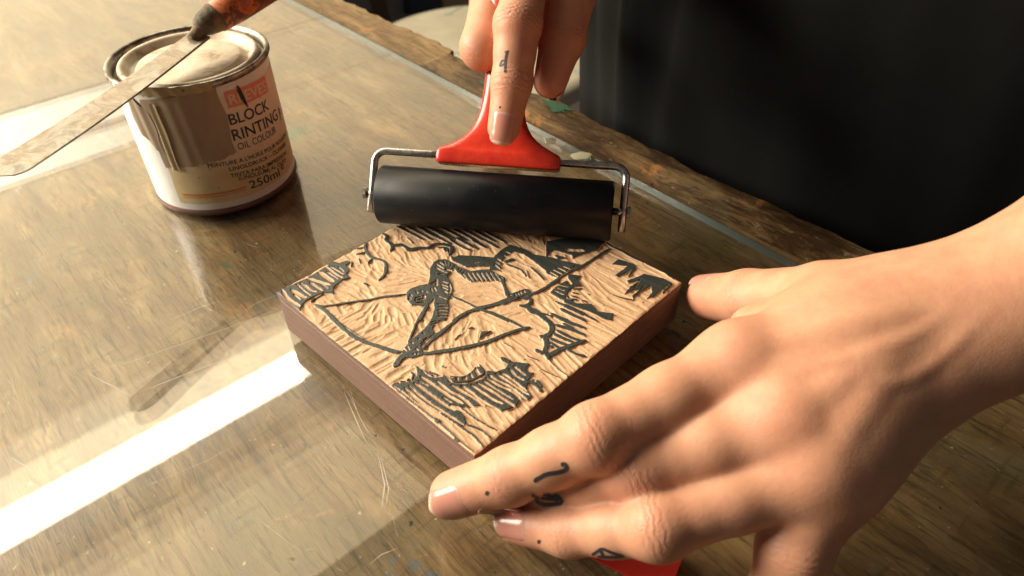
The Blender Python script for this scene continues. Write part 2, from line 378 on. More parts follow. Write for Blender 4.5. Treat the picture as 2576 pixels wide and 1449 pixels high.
# corner with upright strokes
poly(1, [(150, 1000), (520, 1290), (545, 1230), (600, 1160), (720, 1080), (900, 1010), (1060, 1020), (1060, 930), (1110, 880), (1200, 810), (1330, 770), (1270, 720), (1310, 650), (1260, 580), (1330, 520), (1280, 500), (1150, 545), (1040, 510), (960, 560), (880, 600), (790, 690), (600, 800), (400, 880), (200, 960)])
C(1, (1.5, [(240, 960), (330, 1100), (460, 1190), (520, 1230)]), (1.8, [(380, 960), (540, 1060), (620, 1090)]), (1.0, [(430, 1040), (530, 1130)]), (.7, [(470, 880), (600, 990), (690, 1060)]), (1.3, [(540, 860), (680, 960), (780, 1000)]), (1.2, [(680, 850), (800, 930), (880, 980)]), (1.7, [(650, 780), (800, 830), (1000, 890)]), (.6, [(860, 860), (970, 950)]), (2.2, [(820, 680), (950, 770), (1060, 840)]), (.6, [(950, 680), (1130, 800)]), (1, [(930, 590), (1060, 700), (1200, 780)]), (.6, [(1000, 600), (1140, 680), (1220, 720)]), (.5, [(1130, 600), (1230, 690)]), (2.0, [(190, 960), (600, 765), (870, 610), (960, 560)]))
S(1, (.35, [(150, 1000), (330, 1145), (520, 1290)]))
S(1, (1.3, [(1580, 215), (1560, 300), (1640, 440), (1780, 480), (1880, 540), (1885, 650), (1860, 730), (1780, 810)]), (.9, [(1660, 480), (1605, 530)]), (1, [(1440, 310), (1560, 290)]), (.8, [(1420, 400), (1590, 360)]), (.6, [(1350, 520), (1340, 600)]), (.5, [(1460, 470), (1480, 540)]), (1.5, [(1830, 70), (1905, 110), (1890, 180), (1960, 230), (1990, 290), (1965, 345)]), (1.6, [(1990, 265), (2140, 255), (2280, 330), (2430, 300)]),
  (1.0, [(770, 1200), (900, 1225), (1300, 1165), (1700, 1110), (1760, 1090), (2200, 1035)]), (1.4, [(770, 1200), (900, 1280), (1090, 1449)]), (.5, [(700, 1150), (900, 1030)]), (.8, [(1540, 860), (1600, 880)]))
# bow
S(4, (1.5, [(190, 10), (320, 90), (500, 270), (640, 400), (820, 520), (1000, 600), (1250, 680), (1420, 735), (1530, 740)]), (.3, [(530, 260), (700, 380), (940, 530)]), (1.4, [(1860, 770), (2000, 760), (2430, 705)]), (1.0, [(1940, 0), (1810, 200), (1710, 430), (1640, 600)]), (1.3, [(2430, 230), (2250, 350), (2060, 500), (1960, 600), (1880, 690)]), (2.2, [(1650, 770), (1530, 830), (1430, 960)]))
poly(4, [(2060, 0), (2270, 0), (2260, 200), (2100, 260), (2020, 370), (2060, 460), (1900, 560), (1840, 650), (1870, 720), (1870, 790), (1700, 840), (1560, 830), (1530, 750), (1640, 600), (1700, 540), (1900, 370), (1980, 260), (2050, 120)])
C(4, (.5, [(2110, 30), (2260, 20)]), (.5, [(2100, 90), (2270, 80)]), (.5, [(2090, 150), (2210, 150)]), (.6, [(2000, 320), (2110, 290)]), (.4, [(1990, 280), (2090, 250)]), (.5, [(1570, 690), (1610, 740)]), (.5, [(1625, 650), (1660, 720)]), (.5, [(1690, 590), (1725, 610)]), (.5, [(1760, 690), (1800, 720)]), (.5, [(1720, 770), (1745, 795)]), (.45, [(1790, 530), (1820, 545)]), (.45, [(1880, 560), (1940, 520)]), (.4, [(1860, 440), (1890, 450)]), (.45, [(1840, 620), (1900, 590)]), (.4, [(1780, 760), (1790, 790)]))
S(5, (1.5, [(-50, 755), (200, 720), (500, 670), (850, 590), (1100, 490), (1350, 400), (1545, 352)]), (1.4, [(0, 555), (150, 440), (300, 310), (500, 150), (700, 55), (850, 20), (1060, -10)]), (1.1, [(620, -5), (780, 70), (1000, 140), (1250, 250), (1440, 350)]))
poly(5, [(780, 420), (965, 405), (880, 450), (750, 530)]); poly(5, [(570, 372), (640, 340), (670, 365), (620, 370)]); poly(5, [(400, 490), (490, 435), (350, 560)])
# archer
poly(2, [(0, 1010), (60, 950), (200, 900), (340, 870), (420, 1000), (430, 1130), (300, 1230), (180, 1210), (80, 1210), (0, 1120)])
poly(2, [(340, 870), (370, 760), (365, 640), (430, 530), (500, 490), (620, 480), (760, 560), (770, 620), (640, 740), (720, 860), (745, 980), (700, 1060), (660, 1150), (680, 1250), (650, 1400), (600, 1449), (400, 1449), (440, 1250), (420, 1100), (380, 1000)])
poly(2, [(640, 490), (780, 560), (930, 630), (1020, 670), (1180, 650), (1320, 640), (1450, 720), (1560, 770), (1570, 880), (1640, 1020), (1620, 1070), (1570, 1060), (1540, 950), (1500, 850), (1420, 820), (1300, 830), (1150, 830), (1020, 830), (900, 760), (800, 690), (760, 620)])
C(2, *[(.5, [(x, 695+max(0, (960-x)*.2)), (x+95, 835)]) for x in range(890, 1400, 72)])
C(2, *[(.35, [(x, 610+(x-830)*.6), (x-25, 650+(x-830)*.6)]) for x in (850, 890, 930)])
poly(2, [(1590, 1030), (1680, 1020), (1880, 950), (1940, 960), (2000, 1040), (1960, 1080), (1800, 1100), (1720, 1130), (1560, 1200), (1400, 1200), (1590, 1090)])
C(2, *[(.5, [(x, y), (x+25, y+38)]) for x, y in ((1715, 1030), (1760, 1015), (1805, 1002), (1860, 980))], (.4, [(1760, 1092), (1920, 1062)]), (.5, [(1630, 1055), (1665, 1050)]), (.5, [(1480, 770), (1520, 790)]))
S(2, (1.5, [(1600, 1110), (1400, 1190), (1170, 1260), (950, 1330), (740, 1449)]), (1.3, [(1990, 1035), (2150, 960), (2300, 880), (2430, 800)]), (.9, [(700, 1060), (900, 1140), (1100, 1240), (1300, 1320), (1600, 1460)]), (1.4, [(330, 1200), (250, 1380), (200, 1449)]))
C(2, (.55, [(465, 560), (590, 635)]), (.5, [(520, 525), (600, 590)]), (.5, [(593, 515), (630, 590)]), (.5, [(650, 530), (652, 605)]), (.45, [(715, 565), (680, 620)]), (.45, [(775, 585), (715, 650)]), (1.2, [(620, 640), (720, 665)]), (.6, [(460, 612), (640, 705)]), (.6, [(500, 720), (590, 725)]), (.5, [(560, 830), (660, 865)]), (.5, [(550, 880), (660, 925)]), (.5, [(560, 920), (660, 972)]), (.5, [(590, 985), (660, 1020)]), (.7, [(680, 880), (700, 950), (680, 1030)]), (.6, [(380, 880), (470, 825)]), (.9, [(480, 800), (485, 910)]), (.45, [(390, 945), (410, 1005)]), (.5, [(440, 925), (470, 995)]), (.4, [(490, 1060), (640, 1120)]), *[(.5, [(500, y), (660, y+12)]) for y in (1190, 1240, 1290, 1340, 1385)], (.6, [(435, 1110), (410, 1200), (330, 1330), (250, 1449)]), (.4, [(60, 1040), (95, 1075)]), (.4, [(40, 1080), (80, 1130)]), (.4, [(25, 1110), (60, 1145)]), (.5, [(150, 1092), (235, 1080)]), (.8, [(175, 1130), (300, 1108)]), (1.0, [(270, 1062), (300, 1092)]), (.4, [(148, 1100), (150, 1160)]), (.35, [(150, 1000), (180, 1030)]), (.35, [(230, 980), (260, 1010)]), (.35, [(300, 990), (340, 1020)]), (.4, [(160, 1170), (280, 1165)]))
S(2, (1.6, [(0, 285), (40, 330), (200, 300), (350, 300), (420, 250), (560, 240), (700, 275), (720, 340), (680, 410)]), (.9, [(500, 290), (640, 300), (660, 360)]), (1.2, [(600, 295), (620, 350)]), (.4, [(0, 130), (90, 210)]))
poly(2, [(690, 410), (760, 450), (830, 415), (1100, 430), (1380, 455), (1330, 595), (950, 600), (800, 540), (720, 500)])
C(2, (.4, [(1060, 540), (1150, 535)]), (.5, [(790, 570), (960, 640)]))
poly(2, [(1320, 590), (1380, 450), (1500, 330), (1650, 250), (1900, 330), (2000, 400), (2430, 480), (2430, 560), (2340, 640), (2430, 780), (2300, 740), (2000, 500), (1850, 400), (1700, 360), (1560, 440), (1490, 560), (1500, 670), (1320, 640)])
C(2, (.55, [(1430, 470), (1550, 545)]), (.55, [(1400, 520), (1540, 600)]), (.55, [(1390, 570), (1510, 660)]), (.5, [(1540, 420), (1680, 480)]), (.5, [(1570, 360), (1700, 420)]), (.5, [(2290, 690), (2430, 780)]), (.5, [(2330, 650), (2430, 700)]))
S(2, *[(1.0, [(x, -40+.02*x), (x+230, 75+.03*x), (x+400, 165+.03*x)]) for x in (-150, 0, 180, 330, 560, 700, 850, 1000, 1150)])
S(2, (.9, [(1580, 555), (1800, 640), (1885, 730)]), (.9, [(1970, 605), (2080, 700), (2170, 795)]), (.4, [(1900, 650), (1940, 760)]), (1.1, [(700, 180), (900, 290), (1010, 335)]), (1.4, [(800, 140), (960, 230), (1120, 305)]), (1.2, [(1050, 180), (1270, 295)]), (1.2, [(1250, 180), (1450, 295)]), (1, [(300, 40), (700, 230)]), (1, [(480, 20), (760, 150)]), (1, [(100, 10), (300, 110)]), (1.2, [(1700, 480), (1560, 520)]),
  (1.3, [(1810, 1090), (1965, 1110), (1955, 1180), (1900, 1215), (1950, 1265), (2050, 1290), (2150, 1370), (2270, 1460)]), (1.0, [(1840, 1215), (1920, 1220)]))
S(5, (1.8, [(1400, 5), (1520, 30), (1560, 80), (1690, 130), (1790, 210), (1880, 290), (1910, 380), (1870, 450), (1800, 500), (1820, 600), (1800, 730), (1850, 840)]), (1.4, [(1720, 490), (1800, 500)]), (1.2, [(1650, 705), (1770, 765)]), (1.8, [(1830, 815), (2000, 720), (2200, 640), (2430, 560)]), (1.0, [(2130, 690), (2260, 760), (2430, 810)]), (.7, [(1760, 130), (1900, 175)]), (1.24, [(1890, 130), (2100, 240), (2430, 360)]), (1.38, [(2040, 55), (2250, 160), (2430, 240)]), (1.79, [(2090, -5), (2250, 70), (2430, 150)]), (1.52, [(2330, -5), (2430, 45)]), (1.24, [(1960, 310), (2200, 380), (2430, 470)]), (0.97, [(2080, 290), (2250, 370)]), (1.24, [(1975, 395), (2200, 510), (2360, 565)]), (1.24, [(1925, 450), (2100, 530), (2270, 600)]), (1.24, [(1865, 520), (2050, 600), (2170, 645)]), (0.97, [(1860, 580), (2010, 675)]), (1.10, [(1850, 640), (1910, 665)]), (.3, [(1130, 590), (1290, 680)]), (.3, [(1500, 800), (1690, 870)]), (.35, [(1860, 870), (2000, 1010), (2150, 1110)]), (.3, [(1700, 1000), (2060, 1170)]))
S(3, (1.0, [(150, 1150), (450, 1280), (800, 1449)]), (1.0, [(240, 1275), (600, 1449)]), (.9, [(80, 1340), (350, 1449)]), (1.6, [(300, 1150), (700, 1290), (1000, 1425)]), (1.3, [(-10, 925), (150, 820), (350, 690), (550, 600), (750, 480), (900, 380), (1000, 320)]), (2.2, [(950, 200), (1200, 330), (1400, 440), (1700, 570), (1900, 670), (2010, 770)]), (.5, [(1040, 1035), (1200, 1090), (1390, 1125)]), (1, [(1880, 880), (1990, 860)]), (1.0, [(1850, 1010), (1990, 870)]))
poly(3, [(450, 1180), (720, 1190), (820, 1310), (1070, 1340), (1040, 1449), (900, 1400), (650, 1280), (480, 1200)])
poly(3, [(340, 720), (560, 740), (500, 800), (570, 910), (430, 920), (310, 1000), (320, 1100), (450, 1180), (300, 1150), (60, 1010), (200, 880), (350, 810)])
C(3, (.6, [(160, 930), (290, 985)]), (.6, [(120, 975), (280, 1045)]), (.6, [(180, 880), (340, 925)]), (1, [(330, 790), (400, 880)]))
S(3, (.7, [(430, 955), (570, 945)]), (.7, [(420, 1010), (510, 1030)]), (.7, [(400, 1060), (505, 1085)]), (.8, [(400, 1110), (490, 1120)]), (.6, [(560, 1130), (650, 1150)]), (.6, [(430, 920), (330, 1000), (340, 1080), (450, 1170), (600, 1220), (720, 1190)]))
poly(3, [(0, 560), (100, 480), (350, 520), (560, 570), (350, 690), (200, 780), (0, 700)])
C(3, *[(.55, p) for p in ([(50, 680), (195, 765)], [(105, 645), (255, 725)], [(175, 615), (335, 690)], [(255, 590), (390, 640)], [(200, 780), (320, 680), (470, 580)])])
poly(3, [(0, 450), (60, 360), (200, 480), (420, 460), (600, 400), (800, 330), (950, 190), (700, 150), (300, 150), (0, 200)])
C(3, (3, [(90, 370), (250, 400), (400, 450)]), (2.2, [(300, 330), (600, 350)]))
poly(3, [(1040, 560), (1150, 480), (1400, 560), (1430, 640), (1300, 760), (1350, 640), (1150, 760), (1090, 740), (1290, 590)])
poly(3, [(1280, 820), (1500, 740), (1550, 710), (1870, 790), (1990, 850), (1900, 900), (1700, 1080), (1600, 1100), (1680, 1000), (1660, 900), (1560, 960), (1400, 1080), (1390, 1120), (1360, 1060), (1480, 960), (1420, 960), (1240, 1030), (1330, 920), (1480, 820), (1300, 850)])
C(3, (.5, [(1420, 560), (1540, 670), (1860, 770)]), (.9, [(1530, 540), (1570, 550)]), (1.0, [(1815, 635), (1845, 655)]), (1.8, [(1960, 730), (2130, 800)]), (.9, [(2000, 860), (2075, 872)]), (.5, [(1500, 800), (1400, 930)]), (.4, [(1560, 900), (1470, 1000)]))
# lower left hatching
poly(6, [(140, 390), (420, 350), (490, 270), (480, 180), (450, 120), (560, 190), (600, 260), (720, 300), (830, 290), (850, 250), (930, 350), (1080, 370), (1250, 350), (1380, 290), (1430, 200), (1560, 215), (1690, 170), (1740, 80), (1900, 90), (2030, 110), (1975, 160), (2000, 220), (2080, 230), (2000, 330), (1980, 450), (2060, 560), (1990, 600), (1900, 590), (1830, 690), (1640, 750), (1430, 680), (1290, 680), (1110, 690), (1160, 920), (1080, 970), (760, 760), (690, 740), (450, 600), (250, 450)])
C(6, (.8, [(250, 460), (480, 640), (700, 765)]), (1.3, [(320, 440), (500, 600), (720, 740), (810, 770)]), (1.0, [(380, 410), (470, 490), (600, 600), (850, 760), (1150, 960)]), (1.3, [(450, 370), (600, 470), (800, 620), (1000, 740)]), (.6, [(510, 340), (640, 410)]), (1.4, [(540, 280), (720, 400), (950, 560), (1110, 650)]), (1.2, [(760, 345), (900, 460), (1100, 570), (1290, 740)]), (.5, [(840, 560), (960, 640)]), (1.3, [(960, 400), (1100, 480), (1300, 600), (1410, 690)]), (1.3, [(1090, 405), (1200, 480), (1360, 600), (1640, 760)]), (1.1, [(1220, 395), (1350, 480), (1520, 590), (1650, 650)]), (1.2, [(1310, 370), (1500, 480), (1700, 610), (1830, 700)]), (.9, [(1390, 340), (1560, 450), (1790, 590)]), (1.1, [(1430, 300), (1600, 400), (1780, 480), (1910, 610)]), (1.1, [(1470, 255), (1540, 310), (1750, 420), (1990, 610)]), (1.1, [(1560, 240), (1700, 330), (1850, 430), (2000, 530)]), (1.0, [(1630, 230), (1760, 310), (1980, 480)]), (1.0, [(1740, 180), (1830, 270), (1940, 330)]), (.8, [(1800, 140), (1960, 270)]), (2.2, [(900, 690), (1080, 720), (1160, 800)]))
S(6, (.8, [(940, 300), (1000, 345), (1200, 335), (1395, 235), (1340, 120)]), (1.2, [(1000, 290), (990, 340)]), (1.2, [(1075, 290), (1090, 345)]), (1.2, [(1180, 270), (1200, 325)]), (1.3, [(1245, 215), (1285, 295)]), (1.4, [(1315, 155), (1385, 230)]), (.35, [(930, 270), (1100, 285), (1230, 220), (1290, 150)]))
C(6, (.5, [(930, 355), (1100, 375), (1250, 350), (1390, 290), (1430, 205)]))
S(6, (.6, [(590, 200), (700, 270)]), (.7, [(650, 210), (770, 260)]), (.6, [(180, 380), (235, 365)]), (.6, [(260, 350), (315, 345)]), (.6, [(350, 330), (385, 310)]), (.8, [(410, 220), (440, 260), (420, 320)]), (.5, [(1000, 640), (1200, 790), (1400, 920), (1560, 1000)]), (.6, [(1000, 900), (1120, 990), (1250, 1080), (1380, 1220)]), (.6, [(1160, 930), (1350, 1000), (1490, 1110)]), (1.3, [(740, 860), (790, 890)]), (.45, [(140, 400), (500, 685), (760, 880), (900, 1000), (1040, 1130), (1245, 1290)]), (.9, [(1000, 1110), (1060, 1150)]), (1.2, [(2010, 350), (2090, 380), (2180, 475)]), (.9, [(2080, 270), (2000, 370)]), (1.2, [(2120, 340), (2180, 415)]), (1.6, [(1640, 30), (1760, 90)]))
C(6, (1.0, [(2020, 335), (2090, 270)]))
# gouge marks in the cut-away ground
gh = -.00043+.00006*vnoise(uu, vv, .003, 9)+.00003*vnoise(uu, vv, .001, 10); ang_n = vnoise(uu, vv, .018, 11); ang_m = vnoise(uu, vv, .007, 12)
for g in range(1500):
    gu, gv2 = rng.random()*BL, rng.random()*BW; i, j = int(gu/GH), int(gv2/GH)
    if ink[min(i, GNX-1), min(j, GNX-1)] > .9 and rng.random() < .8: continue
    th = .05+1.1*ang_n[min(i, GNX-1), min(j, GNX-1)]+.5*ang_m[min(i, GNX-1), min(j, GNX-1)]
    if gv2 < .016 and .028 < gu < .075: th = 1.45
    if gu > .085: th *= .35
    l_ = rng.uniform(.0030, .0075)*(1.5 if gu > .085 else 1); w_ = rng.uniform(.0011, .0024); dp = rng.uniform(.00050, .00095); ex = l_+.0004
    i0, i1, j0, j1 = max(0, int((gu-ex)/GH)), min(GNX, int((gu+ex)/GH)+1), max(0, int((gv2-ex)/GH)), min(GNX, int((gv2+ex)/GH)+1)
    du, dv = uu[i0:i1, j0:j1]-gu, vv[i0:i1, j0:j1]-gv2; cx_, sx_ = math.cos(th), math.sin(th); a = (du*cx_+dv*sx_)/l_; b = (-du*sx_+dv*cx_)/w_
    h_ = -dp*np.clip(1-b*b, -3, 1)*np.clip(1.15-a*a*(1+.5*np.sign(a)*.6), -1, 1); h_ = np.where((np.abs(b) < 1) & (np.abs(a) < 1.05), h_, 0)
    gh[i0:i1, j0:j1] = np.minimum(gh[i0:i1, j0:j1], h_)
ridge = (gh > -.00040) & (vnoise(uu, vv, .004, 21) > .45) & (vnoise(uu, vv, .0012, 22) > .25)
ink_c = np.maximum(ink, ridge*.85)
hh = gh*(1-ink)+.00002*vnoise(uu, vv, .0006, 31)-.00004*ink*(vnoise(uu, vv, .0009, 32) > .5)
edge_d = np.minimum(np.minimum(uu, BL-uu), np.minimum(vv, BW-vv)); hh -= .00045*np.clip(1-edge_d/.0012, 0, 1)**2*(.6+.5*vnoise(uu, vv, .003, 33))
vx = BA[0]+uu*B1[0]+vv*B2[0]; vy = BA[1]+uu*B1[1]+vv*B2[1]
tv = np.stack([vx, vy, BH+hh], -1).reshape(-1, 3); idx = np.arange(GNX*GNX).reshape(GNX, GNX)
tf = np.stack([idx[:-1, :-1], idx[1:, :-1], idx[1:, 1:], idx[:-1, 1:]], -1).reshape(-1, 4)
ring = np.concatenate([idx[:-1, 0], idx[-1, :-1], idx[:0:-1, -1], idx[0, :0:-1]])
lowv = tv[ring].copy(); lowv[:, 2] = BH-SK; nb = len(tv); r2 = np.arange(len(ring))+nb
sk = np.stack([ring, r2, np.roll(r2, -1), np.roll(ring, -1)], -1)
sk = sk[:, ::1]
m = material('carved_block_face', rough=.6); k = N(m); ia = k.attr('ink'); fn = k.noise(k.coord(), 700, 3, .6)
tan = k.ramp(k.noise(k.coord(), 60, 4, .6), [(.3, (.59, .375, .215)), (.7, (.69, .465, .285))]); tan = k.mix(k.math('MULTIPLY', k.step(fn, .62, .72), .45), tan, (.16, .10, .06))
inkc = k.ramp(k.noise(k.coord(-BYAW, (30, 400, 1)), 1, 4), [(.3, (.024, .029, .027)), (.7, (.052, .060, .054))])
k.base(k.mix(k.step(ia, .3, .7), tan, inkc)); k.rough(k.ramp(ia, [(.3, (.62,)*3), (.7, (.42,)*3)])); k.normal(k.bump(fn, .25, .0002)); M['carved'] = m
cf = mesh('carved_face', np.concatenate([tv, lowv]), np.concatenate([tf, sk]), M['carved'], block, True, attrs={'ink': np.concatenate([ink_c.ravel(), np.zeros(len(ring))])}, mats=[M['block']], midx=np.concatenate([np.zeros(len(tf)), np.ones(len(sk))]), label='tan carved face with raised inked lines showing an archer')
fs = np.ones(len(cf.data.polygons), bool); fs[len(tf):] = False; cf.data.polygons.foreach_set('use_smooth', fs)
# ------------------------------------------------------------ paint can
CX, CY, CR, CHT = -.1541, .3415, .0365, .0700
can = thing('paint_can', (CX, CY, 0), 'round white ink tin with a peeling taped label and grimy lid', 'tin')
m = material('white_can_enamel', (.66, .68, .67), .32); k = N(m); n_ = k.noise(k.coord(), 40, 5, .65)
k.base(k.ramp(n_, [(.35, (.72, .72, .68)), (.6, (.82, .83, .82))])); M['can'] = m
m = material('dull_tin', (.42, .40, .36), .42, .85); k = N(m); n_ = k.noise(k.coord(), 90, 5, .7); k.base(k.ramp(n_, [(.4, (.10, .085, .06)), (.55, (.40, .37, .32))])); M['tin'] = m
m = material('grimy_lid', (.62, .56, .45), .5, .1); k = N(m); n_ = k.noise(k.coord(), 70, 6, .7)
k.base(k.ramp(n_, [(.30, (.26, .19, .11)), (.45, (.56, .48, .36)), (.60, (.68, .61, .50))])); k.rough(k.ramp(n_, [(.3, (.6,)*3), (.7, (.34,)*3)])); M['lid'] = m
m = material('rusty_base', (.12, .06, .05), .5, .3); M['rust'] = m
def canp(th, z, r): return V(CX+r*math.cos(th), CY+r*math.sin(th), z)
v_, f_ = lathe([(.0366, .0036), (CR, .005), (CR, .063), (CR-.0002, .0672)], (CX, CY, 0), 128); mesh('body', v_, f_, M['can'], can)
v_, f_ = lathe([(.0, .0006), (.034, .0006), (.0350, .0000), (.0368, .0003), (.0374, .0016), (.0371, .0030), (.0366, .0037)], (CX, CY, 0), 96); mesh('base_seam', v_, f_, M['rust'], can)
v_, f_ = lathe([(CR-.0004, .0660), (.0376, .0668), (.0383, .0682), (.0380, .0697), (.0370, .0702), (.0360, .0697), (.0354, .0682), (.0352, .0660)], (CX, CY, 0), 128); mesh('rim', v_, f_, M['tin'], can)
v_, f_ = lathe([(.0354, .0650), (.0346, .0640), (.0336, .0644), (.0332, .0676), (.0324, .0690), (.0310, .0690), (.0298, .0680), (.0286, .0656), (.0270, .0650), (.0258, .0654), (.0246, .0668), (.0232, .0674), (0, .0674)], (CX, CY, 0), 128); mesh('lid', v_, f_, M['lid'], can)
def patch(name, th0, th1, z0, z1, r, mat, nth=40, nz=10, jag=0, wave=0, label=None, slope=0, par=None):
    v_ = []; f_ = []
    for i in range(nth+1):
        th = R(th0+(th1-th0)*i/nth); jz = random.uniform(-jag, jag); jt = random.uniform(-jag, jag)
        for j in range(nz+1):
            t = j/nz; z = z0+(z1-z0)*t+(jz if j in (0,) else 0)+slope*(i/nth-.5)
            v_.append(canp(th+(R(2.5)*math.sin(t*9+th0)*jag/.0005*.3 if i in (0, nth) else 0), z, r+wave*math.sin(i*.9+t*2)*math.sin(math.pi*i/nth)))
    for i in range(nth):
        for j in range(nz): a = i*(nz+1)+j; f_.append((a, a+nz+1, a+nz+2, a+1))
    return mesh(name, v_, f_, mat, par or can, label=label)
m = material('yellowed_label', (.6, .5, .3), .6); k = N(m); n_ = k.noise(k.coord(), 60, 5, .6); sp_ = k.noise(k.coord(), 260, 3, .6)
g_ = k.n('ShaderNodeSeparateXYZ'); tc = k.n('ShaderNodeTexCoord'); k.l(tc.outputs['Object'], g_.inputs[0])
c = k.ramp(n_, [(.3, (.62, .48, .25)), (.7, (.78, .66, .42))]); c = k.mix(k.step(g_.outputs[2], .020, .036), c, (.80, .68, .56)); c = k.mix(k.math('MULTIPLY', k.step(sp_, .66, .75), .7), c, (.09, .06, .04)); k.base(c); M['label'] = m
lab = patch('label', -109, 62, .0075, .0610, CR+.00018, M['label'], 80, 12, .0003, label='cream yellowed paper label with black and red print')
m = material('brown_tape', (.20, .14, .09), .62); k = N(m); n_ = k.noise(k.coord(0, (1, 1, .4)), 50, 5, .6); k.base(k.ramp(n_, [(.3, (.30, .225, .155)), (.7, (.42, .33, .24))])); k.normal(k.bump(n_, .3, .001)); M['tape'] = m
tp = patch('tape', -110, -54, .0300, .0655, CR+.00045, M['tape'], 40, 14, .0007, .00012, label='brown tape stuck over the label', slope=.004)
M['tape2'] = material('dirty_tape_edge', (.42, .33, .20), .35)
patch('tape_fold', -104, -57, .0662, .0706, .0386, M['tape2'], 30, 6, .0005, .0005, par=can)
patch('tape_fold', -104, -98, .0270, .0620, CR+.0010, M['tape2'], 6, 16, .0003, .0003, slope=0, par=can)
patch('tape_fold', -124, -106, .0400, .0620, CR+.0006, M['tape'], 12, 12, .0006, .0003, slope=-.012, par=can)
M['print'] = material('black_print', (.035, .033, .03), .6); M['redprint'] = material('red_print', (.74, .27, .17), .6); M['cream'] = material('cream_print', (.70, .58, .47), .6); M['orange'] = material('orange_print', (.70, .22, .07), .6)
def lettering(txt, th0, th1, z0, hgt, mat, zslope=0, bold=0, dr=.00034, spacing=1.0):
    cu = bpy.data.curves.new('t', 'FONT'); cu.body = txt; cu.size = 1; cu.offset = bold; cu.space_character = spacing; cu.resolution_u = 3
    ob = bpy.data.objects.new('t', cu); COL.objects.link(ob); dg = bpy.context.evaluated_depsgraph_get(); dg.update()
    me = ob.evaluated_get(dg).to_mesh(); P = np.array([v.co[:] for v in me.vertices]); F = [tuple(p.vertices) for p in me.polygons]; ob.evaluated_get(dg).to_mesh_clear()
    bpy.data.objects.remove(ob); bpy.data.curves.remove(cu)
    x = (P[:, 0]-P[:, 0].min())/(P[:, 0].max()-P[:, 0].min()); y = P[:, 1]/.70
    th = np.radians(th0+(th1-th0)*x); z = z0+zslope*x+y*hgt; r = CR+dr
    return mesh('lettering', np.stack([CX+r*np.cos(th), CY+r*np.sin(th), z], -1), F, mat, lab, False)
# red name plate with pale letters
pl = patch('print_panel', -50.5, -9, .0535, .0618, CR+.00028, M['redprint'], 20, 4, .0002, par=lab, slope=-.0025)
lettering('REEVES', -48.5, -11, .0562, .0050, M['cream'], -.0025, .02, .0004)
lettering('BLOCK', -52.5, -14.5, .0466, .0055, M['print'], -.0020, .012)
lettering('PRINTING', -60, -5, .0388, .0058, M['print'], -.0028, .012)
lettering('OIL COLOUR', -52, -13, .0330, .0037, M['print'], -.0018)
lettering("PEINTURE A L'HUILE POUR ROULEAU", -77, 4, .0278, .0022, M['print'], -.0043, .01)
lettering('LINOLDRUCK \u2013 \u00d6LFARBE', -63, -3, .0236, .0022, M['print'], -.0036, .01)
lettering('TINTA PARA IMPRESSION', -63.5, -6, .0200, .0022, M['print'], -.0042, .01)
lettering('(LINOLEUM) AL OLEO', -58.5, -10, .0174, .0022, M['print'], -.0045, .01)
lettering('250ml', -52, -22.5, .0106, .0045, M['print'], -.0014, .008)
lettering('e', -19.5, -15, .0108, .0042, M['print'], 0)
lettering('P', 0, 3.5, .0335, .0062, M['print'], 0, .05)
patch('print_panel', -104, -55, .0122, .0132, CR+.0003, M['orange'], 24, 1, 0, par=lab); patch('print_panel', -104, -55, .0110, .0114, CR+.0003, M['orange'], 24, 1, 0, par=lab)
# ink run on the label
pts = [(-39, .0638, .0004), (-38.8, .061, .0010), (-38, .0575, .0011), (-36.6, .0545, .0007), (-35.5, .0520, .0003)]
v_ = []; f_ = []
for th, z, w_ in pts:
    a = w_/CR; v_ += [canp(R(th)-a, z, CR+.0005), canp(R(th), z, CR+.0009), canp(R(th)+a, z, CR+.0005)]
for i in range(len(pts)-1): f_ += [(3*i, 3*i+1, 3*i+4, 3*i+3), (3*i+1, 3*i+2, 3*i+5, 3*i+4)]
M['wetink'] = material('black_ink', (.02, .02, .02), .25); mesh('ink_drip', v_, f_, M['wetink'], lab)

# ------------------------------------------------------------ palette knife across the tin
kA = at(505, 88, .0790); kT = at(-10, 442, .0690); kB = at(303, 222, .0722)
kd = nrm(kA-kT); kt_ = V(0, 0, 1)+.12*nrm((CO-kB)*V(1, 1, 0)); kn = nrm(kt_-kd*(kt_@kd)); ks = np.cross(kd, kn)
knife = thing('palette_knife', tuple(kT), 'paint-crusted palette knife with orange-red handle resting across the tin', 'palette knife')
m = material('smeared_steel', (.45, .42, .37), .38, .8); k = N(m); kv = k.coord(); n_ = k.noise(kv, 60, 6, .7, .6)
k.base(k.ramp(n_, [(.34, (.17, .155, .13)), (.46, (.34, .31, .26)), (.54, (.26, .20, .13)), (.64, (.44, .37, .28))])); k.l(k.ramp(n_, [(.45, (.5,)*3), (.6, (.1,)*3)]), k.b.inputs['Metallic']); k.rough(k.ramp(k.noise(kv, 150, 4), [(.3, (.28,)*3), (.7, (.55,)*3)])); M['blade'] = m
KL = np.linalg.norm(kA-kT); v_ = []; f_ = []; ns = 40
for i in range(ns+1):
    t = i/ns; s = t*KL
    hw = .0082*math.sqrt(max(0, 1-(1-min(1, s/.009))**2)) if s < .009 else .0082-.0024*((s-.009)/(KL-.009))
    hw = max(hw, .0008); th_ = .00022+.0004*t; c_ = kT+kd*s-kn*(.0016*math.sin(math.pi*t))
    v_ += [c_-ks*hw, c_-ks*hw*.9+kn*th_, c_+ks*hw*.9+kn*th_, c_+ks*hw, c_+ks*hw*.9-kn*th_, c_-ks*hw*.9-kn*th_]
for i in range(ns):
    for q in range(6): f_.append((i*6+q, i*6+(q+1) % 6, (i+1)*6+(q+1) % 6, (i+1)*6+q))
f_ += [tuple(range(5, -1, -1)), tuple(range(ns*6, ns*6+6))]
